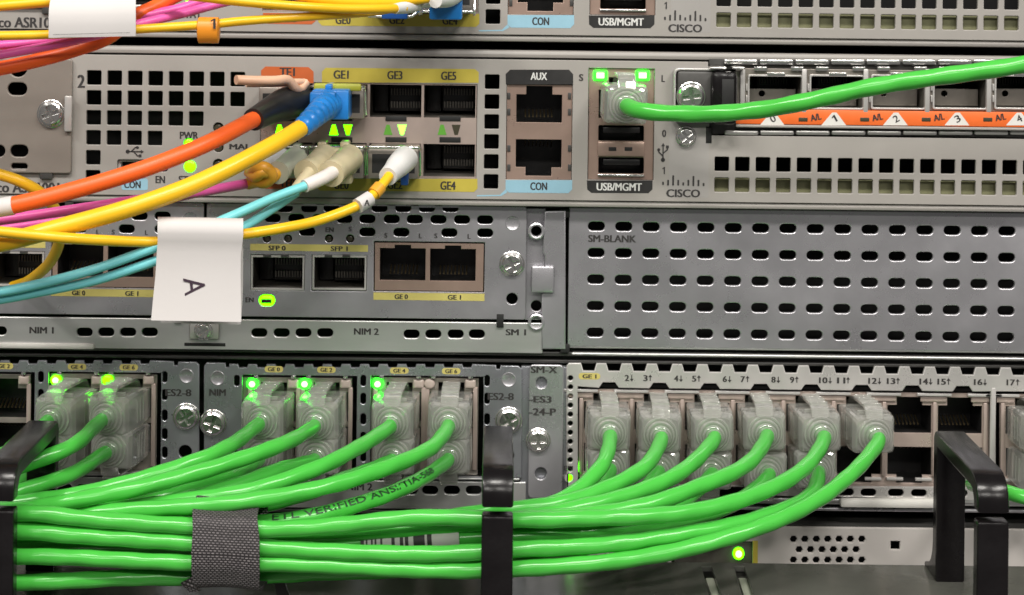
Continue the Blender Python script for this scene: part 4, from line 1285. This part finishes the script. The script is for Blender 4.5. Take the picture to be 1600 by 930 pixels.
# switch module
sd = ID - 2.0
def su(k): return SU + (SC_X[k] - 947) * .0118
def so(k): return SLo + (SC_X[k] - 947) * .0118
LEFT_FRONT = lambda y0, y1, y2, d=66: [(404, y0, d), (300, y1, d), (150, (y1 + y2) / 2 - 2, d), (42, y2, d), (-130, y2 + 2, d)]
patch_cable('green patch cable from the first top jack of the switch module, bending down steeply', SC_X[0], su(0), sd, False, 0, 0,
            [(940, 728, 34), (900, 768, 43), (855, 790, 49), (780, 806, 52), (650, 822, 50), (404, 834, 50), (200, 830, 50), (42, 826, 47), (-130, 828, 47)])
patch_cable('green patch cable from the second top jack of the switch module', SC_X[1], su(1), sd, False, 0, 0,
            [(1003, 733, 36), (930, 770, 47), (865, 788, 53), (780, 798, 55), (650, 815, 54), (404, 822, 54), (200, 812, 55), (42, 808, 54), (-130, 810, 54)])
patch_cable('green patch cable from the third top jack of the switch module', SC_X[2], su(2), sd, False, 0, 0,
            [(1060, 740, 38), (970, 778, 50), (890, 797, 56), (780, 812, 58), (650, 828, 56), (404, 846, 55), (200, 838, 56), (42, 838, 52), (-130, 840, 52)])
patch_cable('green patch cable from the fourth top jack of the switch module', SC_X[3], su(3), sd, False, 0, 0,
            [(1165, 727, 36), (1087, 763, 50), (1020, 787, 57), (920, 803, 61), (780, 815, 61), (650, 826, 60), (404, 838, 60), (200, 832, 60), (42, 818, 62), (-130, 820, 62)])
patch_cable('green patch cable from the fifth top switch jack, topmost strand in the strap', SC_X[4], su(4), sd, False, 1, 0,
            [(1255, 733, 36), (1180, 774, 50), (1090, 797, 59), (980, 809, 65), (880, 811, 67), (780, 811, 66), (650, 811, 66)] + LEFT_FRONT(827, 823, 803))
patch_cable('lowest green patch cable on the right, swinging widest from the sixth top jack', SC_X[5], su(5), sd, False, 1, 0,
            [(1330, 741, 34), (1262, 790, 48), (1175, 829, 58), (1070, 857, 64), (948, 879, 67), (804, 890, 67), (700, 890, 66)] + LEFT_FRONT(882, 878, 871))
patch_cable('green patch cable from the first lower switch jack, hidden by upper cords', SC_X[0], so(0), sd, True, -2, -5,
            [(905, 785, 38), (850, 818, 46), (780, 842, 50), (650, 858, 50), (404, 868, 50), (200, 862, 50), (42, 858, 50), (-130, 860, 50)])
patch_cable('green patch cable from the second lower jack of the switch module', SC_X[1], so(1), sd, True, -2, -5,
            [(975, 790, 38), (890, 822, 48), (780, 838, 55), (650, 852, 55), (404, 872, 55), (200, 868, 55), (42, 862, 56), (-130, 864, 56)])
patch_cable('green patch cable from the third lower jack, lowest strand at the picture edge', SC_X[2], so(2), sd, True, -2, -5,
            [(1045, 800, 40), (950, 845, 52), (870, 866, 60), (780, 873, 61), (650, 888, 59), (404, 900, 58), (300, 902, 60), (200, 904, 62), (42, 909, 64), (-130, 911, 64)])
tagged = patch_cable('green patch cable carrying the white printed sleeve, from the fourth lower jack', SC_X[3], so(3), sd, True, -2, -5,
            [(1140, 790, 40), (1050, 815, 50), (930, 832, 58), (780, 838, 61), (718, 840, 60.3), (660, 843.5, 59.8), (600, 847, 59), (566, 849, 58.5), (404, 858, 60), (200, 850, 61), (42, 850, 58), (-130, 852, 58)])
patch_cable('green patch cable from the fifth lower jack, second strand in the strap', SC_X[4], so(4), sd, True, -2, -5,
            [(1265, 775, 34), (1215, 800, 46), (1140, 823, 55), (1030, 840, 62), (930, 852, 66), (804, 860, 66), (700, 865, 66)] + LEFT_FRONT(856, 850, 830))
# plugs of the group at the right edge
patch_cable('green patch cable leaving the picture beside the right-hand ring', 1606, SLo + 8, sd, True, 3, -4,
            [(1640, 790, 34), (1600, 776, 38), (1575, 768, 30), (1571, 768, 24)][:0] + [(1690, 795, 30), (1740, 820, 34)])
patch_cable('green patch cable whose plug shows at the right picture edge, upper row', 1606, SU + 8, sd, False, 2, 0, [(1680, 730, 32), (1760, 770, 40)])
# the short cord seen between the ring and the picture edge
tube('green_cord', 'green_jacket', None, [W(1760, 800, 36), W(1660, 790, 34), W(1600, 777, 31), W(1572, 769, 27), W(1540, 762, 20), W(1520, 757, 6)], CR, 16, .02)
tag(bpy.data.objects['green_cord'], 'short length of green cord behind the right-hand black ring', 'patch cable', GRP)
# management cable crossing the router
patch_cable('single green patch cable plugged in above the usb sockets, crossing the adapter card', 971, 148, -.6, False, 2, 0,
            [(1000, 173, 27), (1050, 177.5, 31), (1110, 178, 36), (1180, 172, 41), (1260, 158, 46), (1360, 138, 50), (1480, 118, 53), (1600, 100, 55), (1760, 76, 56)], r=2.15)

# ------------------------------------------------------------------ strap, sleeve, tags
def build_strap():
    c = W(352, 865, 69); c.y = -60.7
    t0 = [W(302, 806, 66), W(403, 806, 66)]
    x0, x1 = W(301, 860, 69).x, W(405, 860, 69).x
    bm = bmesh.new(); uvl = bm.loops.layers.uv.new('UVMap')
    nU, nV = 64, 16
    def prof(a):
        rx, rz = 9.6, 9.6
        ca, sa = math.cos(a), math.sin(a)
        e = 0.72
        y = rx * math.copysign(abs(ca) ** e, ca); z = rz * math.copysign(abs(sa) ** e, sa)
        # pressed in between the strands
        k = 1 + 0.025 * math.cos(a * 7 + .6)
        return y * k, z * k
    outer = []; inner = []
    for i in range(nU + 1):
        a = 2 * math.pi * i / nU
        y, z = prof(a)
        ro, ri = [], []
        for j in range(nV + 1):
            f = j / nV
            x = x0 + (x1 - x0) * f + 0.35 * math.sin(a * 3 + f) - z * .06
            puck = 1 + 0.02 * math.cos(f * 6.28)
            ro.append(bm.verts.new((x, c.y - y * puck, c.z + z * puck - (f - .5) * .6)))
            ri.append(bm.verts.new((x, c.y - y * puck * .94, c.z + z * puck * .94 - (f - .5) * .6)))
        outer.append(ro); inner.append(ri)
    per = 2 * math.pi * 10.4
    arc = [0.0]
    for i in range(nU):
        (ya, za), (yb, zb) = prof(2 * math.pi * i / nU), prof(2 * math.pi * (i + 1) / nU)
        arc.append(arc[-1] + math.hypot(yb - ya, zb - za))
    for i in range(nU):
        for j in range(nV):
            for grid in (outer, inner):
                f = bm.faces.new((grid[i][j], grid[i + 1][j], grid[i + 1][j + 1], grid[i][j + 1]))
                for lp, (ii, jj) in zip(f.loops, ((i, j), (i + 1, j), (i + 1, j + 1), (i, j + 1))):
                    lp[uvl].uv = (jj / nV * (x1 - x0) / 0.98, arc[ii] / 0.86)
        for j in (0, nV):
            bm.faces.new((outer[i][j], outer[i + 1][j], inner[i + 1][j], inner[i][j]))
    bmesh.ops.remove_doubles(bm, verts=bm.verts, dist=0.001)
    o = fin(bm, 'cable_strap', 'hook_and_loop', None, 60)
    tag(o, 'dark grey woven hook-and-loop strap wrapped round the green cable bundle', 'cable strap')
    # loose tail at the lower left
    bm = bmesh.new(); uvl = bm.loops.layers.uv.new('UVMap')
    a, b = W(285, 912, 66), W(312, 926, 67)
    vs = [bm.verts.new(p) for p in (W(282, 912, 64), W(312, 896, 68), W(312, 924, 66), W(296, 926, 64))]
    f = bm.faces.new(vs)
    for lp, uv in zip(f.loops, ((0, 0), (5, 3), (5, 0), (3, -2))): lp[uvl].uv = uv
    r_ = bmesh.ops.extrude_face_region(bm, geom=[f])
    for v in r_['geom']:
        if isinstance(v, bmesh.types.BMVert): v.co.y += .8
    fin(bm, 'loose_tail', 'hook_and_loop', o)
build_strap()

def build_sleeve():
    p0, p1 = W(600, 845, 58), W(718, 840, 60.5)
    pts = [W(552, 848, 58), W(600, 845, 58), W(660, 841.5, 59), W(700, 840, 60), W(718, 839.6, 60.2)]
    sp = spline(pts, 1.0)
    t = tube('cable_sleeve', 'paper', None, [W(566, 849, 58.5), W(600, 847, 59), W(660, 843.5, 59.8), W(700, 841, 60.2), W(718, 840, 60.3)], 2.3, 20)
    tag(t, 'white sleeve with black print round a cord inside the green bundle', 'cable label')
    bm = bmesh.new()
    sp = spline([W(566, 849, 58.5), W(600, 847, 59), W(660, 843.5, 59.8), W(700, 841, 60.2), W(718, 840, 60.3)], .4)
    for lo, hi in ((.01, .05), (.08, .10), (.13, .15), (.18, .20), (.24, .26), (.33, .36), (.40, .43), (.46, .50), (.54, .62), (.64, .66), (.68, .70)):
        lo, hi = int(lo * len(sp)), max(int(hi * len(sp)), int(lo * len(sp)) + 1)
        if hi < len(sp): add_tube(bm, sp[lo:hi + 1], 2.36, 20)
    fin(bm, 'black_print', 'ink', t, 60)
build_sleeve()

def sheet(bm, rows, thick):
    """grid of points -> sheet with thickness"""
    n, m = len(rows), len(rows[0])
    g = [[bm.verts.new(p) for p in r_] for r_ in rows]
    faces = [bm.faces.new((g[i][j], g[i][j + 1], g[i + 1][j + 1], g[i + 1][j])) for i in range(n - 1) for j in range(m - 1)]
    bmesh.ops.recalc_face_normals(bm, faces=faces)
    bmesh.ops.solidify(bm, geom=faces, thickness=thick)

def build_flag():
    """adhesive flag folded over the yellow and aqua fibre cords"""
    t = thing('flag_label', 'white paper flag label printed with a sideways letter A, hanging over the fibre cords', 'cable label', W(308, 500, 60))
    dF, dB = 60.0, 52.0
    rows = []
    cz = 352.0                                # fold centre height
    def row(xl, xr, y, d, n=8):
        return [W(xl + (xr - xl) * k / n, y + (k / n - .5) * 2.5, d + .35 * math.sin(k / n * 3.14)) for k in range(n + 1)]
    # back sheet up, round the cords, front sheet down
    bm = bmesh.new()
    rows = [row(252, 376, 506, 53.5), row(251, 379, 470, 52.6), row(250, 380, 420, 52), row(248, 380, 375, 51.5)]
    for k in range(1, 8):
        a = math.pi * k / 8
        rows.append(row(247 - k * .1, 380, 356 - 16 * math.sin(a), 55.2 - 4.4 * math.cos(a)))
    rows += [row(246, 380, 366, 59.6), row(246.5, 379, 378, 59.0), row(245, 376.5, 395, 58.6), row(243, 376, 430, 58.8), row(239, 376.5, 470, 59.2), row(236, 377, 502, 60.0)]
    sheet(bm, rows, .16)
    fin(bm, 'paper_sheet', 'paper', t, 60)
    # sideways A, apex to the right
    me = text_mesh('A', 0.0)
    xs = [v.co.x for v in me.vertices]; ys = [v.co.y for v in me.vertices]
    mx, my = (max(xs) + min(xs)) / 2, (max(ys) + min(ys)) / 2
    c = W(304, 447, 59.35); s = (D - 59) / F
    kw, kh = 28 * s / (max(xs) - min(xs)), 33 * s / (max(ys) - min(ys))
    for v in me.vertices:
        x, y = (v.co.x - mx) * kw, (v.co.y - my) * kh
        v.co = Vector((y, 0, -x)) * S
    me.materials.clear()
    link('lettering', me, 'ink_purple', t, Matrix.Translation((c + Vector((0, -.12, 0))) * S) @ Matrix.Rotation(R(-7), 4, 'Y'))
build_flag()

def build_wrap_tag():
    """white tag wrapped round the fibre bunch at the top"""
    t = thing('wrap_tag', 'white tag curled round the bunch of cords at the upper left', 'cable label', W(146, 58, 72))
    bm = bmesh.new()
    rows = []
    n = 10
    for y, d in ((24, 52), (8, 51.5), (-6, 52.5), (-16, 55), (-21, 59), (-19, 63), (-12, 66.4), (-2, 68.6), (10, 69.8), (24, 70.3), (40, 70.4), (58, 70.0)):
        q = max(0.0, (24 - y) / 45.0) if d > 58 else 1.0
        rows.append([W(76 + 8 * q * q + (136 - 8 * q * q) * j / n, y + (.5 - j / n) * 3, d + .25 * math.sin(j * .7)) for j in range(n + 1)])
    sheet(bm, rows, .18)
    fin(bm, 'paper_sheet', 'paper', t, 60)
    # dotted seam
    for k in range(58):
        x = 84 + 118 * k / 57
        pass
    bm = bmesh.new()
    for k in range(50):
        x = 84 + 118 * k / 49
        p = W(x, 54.2 - 3.0 * (x - 84) / 118, 70.75)
        vs = [bm.verts.new(p + Vector(q)) for q in ((-.12, 0, -.07), (.12, 0, -.07), (.12, 0, .07), (-.12, 0, .07))]
        bm.faces.new(vs)
    fin(bm, 'dotted_seam', 'ink', t)
build_wrap_tag()

# ------------------------------------------------------------------ transceivers in the router
def transceiver(label, px, py, out, bail=None, bail_m='bright_steel', wide=True):
    """pluggable module seated in a cage at photo point (px, py); out = how far it stands proud"""
    c = W(px, py, 0)
    t = thing('transceiver', label, 'transceiver', c, 'pluggable transceivers')
    w, h = 6.7, 4.1
    bm = bmesh.new()
    add_box(bm, c.x - w, c.x + w, -out, 6, c.z - h, c.z + h, .35)
    b = fin(bm, 'housing', 'cage_metal', t)
    # two-way optical opening
    for sx in (-3.15, 3.15):
        box('bore', 'dark_inside', b, c.x + sx - 2.5, c.x + sx + 2.5, -out - .05, -out + .5, c.z - 2.6, c.z + 2.4, .0)
    if bail:
        z = c.z + (h + .3) * (1 if bail > 0 else -1)
        z2 = c.z - (h - .8) * (1 if bail > 0 else -1)
        pts = [Vector((c.x - w - .25, -out + 3, z2)), Vector((c.x - w - .25, -out - 1.0, z - .6)), Vector((c.x - w - .1, -out - 2.6, z)), Vector((c.x - w + 1, -out - 3.0, z + .1)),
               Vector((c.x + w - 1, -out - 3.0, z + .1)), Vector((c.x + w + .1, -out - 2.6, z)), Vector((c.x + w + .25, -out - 1.0, z - .6)), Vector((c.x + w + .25, -out + 3, z2))]
        o = tube('bail', 'bright_steel', t, pts, .42, 10, 0, .5)
        if bail_m != 'bright_steel':
            box('bail_grip', bail_m, o, c.x - w + .4, c.x + w - .4, -out - 4.0, -out - 2.2, z - 1.0, z + 1.0, .6)
    return t, c
transceiver('transceiver with a lime green bail holding the big blue connector', 533.5, 157, 9, 1, 'lime_plastic')
transceiver('black-booted transceiver with a peach pull tab in the orange-marked cage', 449, 157, 8)
transceiver('transceiver in the lower orange-marked cage holding pale duplex connectors', 449, 249, 9, 1)
transceiver('transceiver under the blue connector holding the beige duplex connector', 533.5, 249, 9, 1)
tr, c = transceiver('transceiver with a wire bail and one white-booted connector, the other bore empty', 618, 249, 10, 1)
transceiver('transceiver in the top router with a small dark blue connector', 618, 249 - 257.8, 9, -1)
transceiver('transceiver in the top router with the wide blue duplex connector', 702, 249 - 257.8, 9, -1)

# peach pull tab: loop strap from the transceiver
pull = thing('pull_tab', 'peach coloured plastic pull tab on the black-booted transceiver', 'pull tab', W(440, 128, 12))
tube('strap', 'peach_plastic', pull, [W(478, 128, 12), W(468, 140, 14), W(460, 137, 17), W(450, 125, 19), W(430, 126, 22), W(400, 126, 25), W(372, 125, 27), W(369, 125, 27.3)], 1.25, 12)
tube('strap', 'peach_plastic', pull, [W(478, 129, 12), W(466, 128, 14), W(440, 130, 17), W(410, 131, 20), W(385, 131, 22)], .9, 12)

def boot(name, mname, parent, pts, radii, seg=18, step=.6):
    sp = spline(pts, step)
    n = len(sp); r = []
    for i in range(n):
        f = i / (n - 1) * (len(radii) - 1); k = min(int(f), len(radii) - 2)
        r.append(radii[k] + (radii[k + 1] - radii[k]) * (f - k))
    bm = bmesh.new(); add_tube(bm, sp, r, seg)
    return fin(bm, name, mname, parent, 50)

def ribbed(a, b, n):
    out = []
    for i in range(n):
        f = i / (n - 1); r_ = a + (b - a) * f
        out += [r_ * 1.04, r_ * 1.04, r_ * .9, r_ * .9]
    return out

FG = 'fibre cords'
def fibre(label, mname, r, path, step=1.5, name='fibre_cable', group=FG):
    t = thing(name, label, 'fibre cord', W(*path[0]), group)
    tube('cord', mname, t, [W(*q) for q in path], r, 14, 0.006, step)
    return t

# orange cord with the black boot
t = fibre('thick orange cord from the black boot, sloping down behind the yellow cord', 'orange_jacket', 2.1,
      [(408, 182, 29.5), (396, 187, 32), (320, 226, 45), (230, 262, 52), (130, 293, 56), (20, 321, 58), (-130, 345, 58)])
boot('boot', 'black_boot', t, [W(472, 156, 8), W(455, 160, 14), (W(430, 169, 21)), W(396, 187, 32)], [4.6, 4.5, 4.2, 3.4, 2.9])
boot('label_sleeve', 'paper', t, [W(21, 321, 58), W(-40, 331, 58)], [2.3, 2.3])
# thick yellow cord with the blue connector
t = fibre('thick yellow cord leaving the bright blue connector and crossing the orange and pink cords', 'yellow_jacket', 2.2,
      [(490, 185, 29), (470, 200, 34), (400, 241, 46), (300, 290, 56), (200, 326, 61), (100, 354, 63), (0, 380, 63), (-130, 402, 63)])
k = pbox('connector', 'blue_plastic', t, 487, 141, 545, 187, 6, 19, .5)
pbox('collar', 'blue_plastic', k, 483.5, 144, 524, 184, 18, 22, .6)
pbox('key', 'blue_plastic', k, 508, 132.5, 518, 142, 8, 17, .3)
boot('boot', 'blue_plastic', k, [W(512, 163, 19), W(504, 170, 24), W(490, 183, 29), W(470, 201, 34)], ribbed(3.7, 2.6, 8), step=.35)
# pink pair
t = fibre('upper pink cord of the pair reaching the pale duplex connector', 'pink_jacket', 1.3, [(392, 286, 24), (375, 289, 28), (330, 297, 37), (200, 315, 47), (100, 330, 50), (0, 344, 51), (-130, 358, 51)])
t2 = fibre('lower pink cord of the pair reaching the pale duplex connector', 'pink_jacket', 1.25, [(400, 284, 22), (360, 292, 27), (300, 303, 36), (200, 326, 42), (100, 344, 45), (0, 358, 46), (-130, 372, 46)])
# pale duplex connector with its amber clip
k = thing('duplex_connector', 'pale duplex connector with an amber clip in the lower orange-marked cage', 'fibre connector', W(449, 249, 10), 'duplex fibre connectors')
for i, x in enumerate((441, 463)):
    pbox('connector', 'grey_green_boot', k, x - 12, 236, x + 12, 268, 8, 17, .6)
boot('boot', 'grey_green_boot', k, [W(462, 250, 16), W(450, 258, 22), W(434, 270, 30)], [3.4, 3.3, 3.0, 2.8, 3.0])
boot('boot', 'white_boot', k, [W(440, 250, 16), W(424, 258, 22), W(404, 268, 29)], [3.2, 3.0, 2.8, 2.6])
boot('ferrule', 'amber_plastic', k, [W(437, 268, 28), W(420, 276, 30), W(388, 287, 25)], [2.0, 1.8, 1.6])
for x in (441, 463): pbox('latch_lever', 'grey_green_boot', k, x - 6, 226, x + 6, 237, 8, 14, .4)
cp = boot('clip', 'amber_plastic', k, [W(392, 272, 29), W(404, 262, 33), W(416, 264, 34), W(424, 275, 33), W(414, 285, 32), W(398, 282, 31)], [1.5, 1.7, 1.5])
boot('clip_arm', 'amber_plastic', cp, [W(388, 270, 28), W(400, 277, 33), W(412, 270, 34.5), W(428, 280, 31)], [1.2, 1.3, 1.2])
# beige duplex connector with white, aqua and yellow cords
k = thing('duplex_connector', 'beige duplex connector with two round boots under the blue connector', 'fibre connector', W(533, 249, 10), 'duplex fibre connectors')
pbox('connector', 'beige_plastic', k, 492, 232, 556, 272, 8, 16, .6)
pbox('latch_block', 'beige_plastic', k, 528, 268, 550, 288, 10, 15, .5)
for x in (503, 538): pbox('latch_lever', 'beige_plastic', k, x - 7, 222, x + 7, 233, 8, 14, .4)
boot('boot', 'beige_plastic', k, [W(508, 246, 15), W(494, 258, 22), W(478, 270, 29)], [3.6, 3.4, 3.4, 3.2, 3.25, 3.1, 3.1, 3.3, 3.3])
boot('boot', 'beige_plastic', k, [W(546, 247, 15), W(534, 257, 22), W(517, 272, 30)], [3.7, 3.5, 3.5, 3.3, 3.35, 3.2, 3.2, 3.45, 3.45])
t = fibre('upper aqua cord with a white end leaving the beige duplex connector', 'aqua_jacket', 1.18, [(478, 290, 37), (430, 308, 42), (380, 330, 48), (330, 352, 53), (290, 372, 55), (240, 388, 56), (150, 420, 57), (60, 444, 57), (0, 456, 57), (-130, 470, 57)])
boot('white_end', 'white_jacket', t, [W(524, 267, 29), W(505, 278, 33), W(476, 291, 37.3)], [1.75, 1.75, 1.65])
t = fibre('lower aqua cord with a pale yellow end leaving the beige duplex connector', 'aqua_jacket', 1.15, [(463, 301, 34), (420, 330, 40), (380, 355, 46), (330, 378, 52), (290, 391, 54), (240, 409, 55), (150, 438, 55), (60, 457, 55), (0, 468, 55), (-130, 482, 55)])
boot('yellow_end', 'beige_plastic', t, [W(486, 266, 28), W(474, 282, 31), W(461, 299, 34.3)], [1.7, 1.7, 1.55])
# thin yellow cord with the white boot and the small A marker
t = fibre('thin yellow cord from the white boot, passing under the white flag label', 'yellow_jacket', 1.28,
      [(612, 270, 28), (590, 297, 33), (567, 317, 37), (500, 344, 43), (440, 357, 49), (380, 366, 53), (300, 375, 55), (240, 378, 56), (150, 375, 63), (90, 371, 67.2), (0, 362, 67.5), (-130, 350, 66)])
k = pbox('connector', 'deep_blue_plastic', t, 622, 240, 640, 268, 7, 18, .4)
pbox('latch', 'deep_blue_plastic', k, 626, 268, 638, 290, 9, 13, .4)
boot('boot', 'white_boot', k, [W(633, 248, 15), W(624, 257, 21), W(606, 276, 29)], [3.4, 3.3, 3.1, 2.6, 2.4])
boot('ring_collar', 'amber_plastic', t, [W(594, 292, 32.2), W(584, 303, 34)], [1.75, 1.75])
mk = thing('cable_marker', 'tiny white clip marker printed A on the thin yellow cord', 'cable marker', W(568, 317, 38))
boot('clip', 'paper', mk, [W(578, 310, 36), W(559, 322, 38.6)], [2.0, 2.0], 8)
text('A', 569, 312, 578, 322, 40.2, 'ink', mk, 0.02)
# yellow cord curling into the hidden module
fibre('yellow cord curling down behind the pink cords into the hidden optical cage', 'yellow_jacket', 1.45,
      [(-130, 250, 40), (0, 273, 40), (35, 285, 39), (65, 303, 36), (90, 335, 30), (93, 375, 24), (78, 410, 17), (48, 437, 8), (30, 445, -2), (20, 448, -6)])

# top bunch
t = fibre('thin yellow cord along the bottom of the white wrap tag, carrying the orange clip marker', 'yellow_jacket', 1.08,
      [(640, 8, 30), (600, 16, 36), (560, 21, 42), (497, 25, 50), (380, 33, 57), (330, 38, 60), (211, 46, 64), (80, 54, 66), (0, 56, 66), (-130, 58, 66)])
t = fibre('yellow cord ending in a white boot at the top, left of the dark blue connector', 'yellow_jacket', 1.15,
      [(632, 13, 36), (600, 14, 42), (540, 14, 48), (480, 11, 53), (380, 3, 58), (300, -6, 60), (200, -14, 61), (-130, -30, 62)])
boot('boot', 'white_boot', t, [W(652, 6, 28), W(636, 11, 34), W(617, 14, 39)], [1.9, 1.7, 1.3])
k = thing('fibre_connector', 'small dark blue connector at the top edge beside the white boot', 'fibre connector', W(650, 20, 12), 'top router connectors')
pbox('connector', 'deep_blue_plastic', k, 596, 8, 637, 30, 8, 16, .4)
tube('bail', 'bright_steel', k, [W(575, 25, 14), W(640, 26, 14), W(649, 22, 14), W(650, 5, 12), W(650, -20, 8)], .45, 10)
k = thing('duplex_connector', 'wide blue duplex connector at the top edge above the yellow label', 'fibre connector', W(697, 25, 12), 'top router connectors')
pbox('connector', 'blue_plastic', k, 671, -8, 722, 31, 8, 17, .5)
for x in (684, 712):
    boot('boot', 'white_boot', k, [W(x, -14, 16), W(x - 14, -3, 23), W(x - 32, 1, 30)], [3.0, 2.8, 2.2, 1.9])
fibre('short yellow cord running behind the white boots at the very top', 'yellow_jacket', 1.15, [(668, -2, 31), (620, 4, 36), (570, 6, 42), (500, 0, 50), (420, -14, 55)])
fibre('yellow cord at the very upper left corner', 'yellow_jacket', 1.3, [(210, -12, 58), (120, -2, 60), (60, 4, 61), (0, 9, 61), (-130, 18, 61)])
fibre('orange cord of the top bunch, dropping lowest at the picture edge', 'orange_jacket', 1.75, [(300, -18, 45), (270, -4, 48), (240, 12, 52), (210, 26, 55), (170, 58, 57), (120, 77, 58), (60, 94, 58), (0, 107, 58), (-130, 128, 58)])
fibre('upper pink cord of the top bunch', 'pink_jacket', 1.1, [(380, -14, 40), (320, 0, 46), (280, 13, 50), (215, 27, 55), (150, 46, 58), (80, 62, 59), (0, 71, 59), (-130, 78, 59)])
fibre('lower pink cord of the top bunch', 'pink_jacket', 1.1, [(420, -12, 44), (350, 4, 48), (290, 20, 54), (220, 37, 61), (160, 53, 63), (100, 67, 63), (50, 77, 62), (0, 86, 62), (-130, 106, 62)])

# orange clip marker
mk = thing('cable_marker', 'orange clip marker printed 1 on the yellow cord at the top', 'cable marker', W(326, 66, 62))
c = W(326, 44, 60.5)
bm = bmesh.new()
n = 20
secs = []
for x in (-2.55, 2.55):
    ring = []
    for k in range(n):
        a = 2 * math.pi * k / n
        y, z = 2.3 * math.cos(a), (2.6 if math.sin(a) > 0 else 3.6) * math.sin(a)
        ring.append(Vector((c.x + x, c.y - y, c.z + z)))
    secs.append(ring)
mid = [[Vector((p.x, c.y + (p.y - c.y) * q, c.z + (p.z - c.z) * q)) for p in s_] for s_, q in ((secs[0], 1),)]
add_loft(bm, [[Vector((p.x, c.y + (p.y - c.y) * .78, c.z + (p.z - c.z) * .78)) for p in secs[0]], [p + Vector((.25, 0, 0)) for p in secs[0]], [p - Vector((.25, 0, 0)) for p in secs[1]],
              [Vector((p.x, c.y + (p.y - c.y) * .78, c.z + (p.z - c.z) * .78)) for p in secs[1]]])
fin(bm, 'clip', 'orange_clip', mk, 40)
text('1', 329, 29, 337, 45, 63.1, 'ink', mk, 0.02)
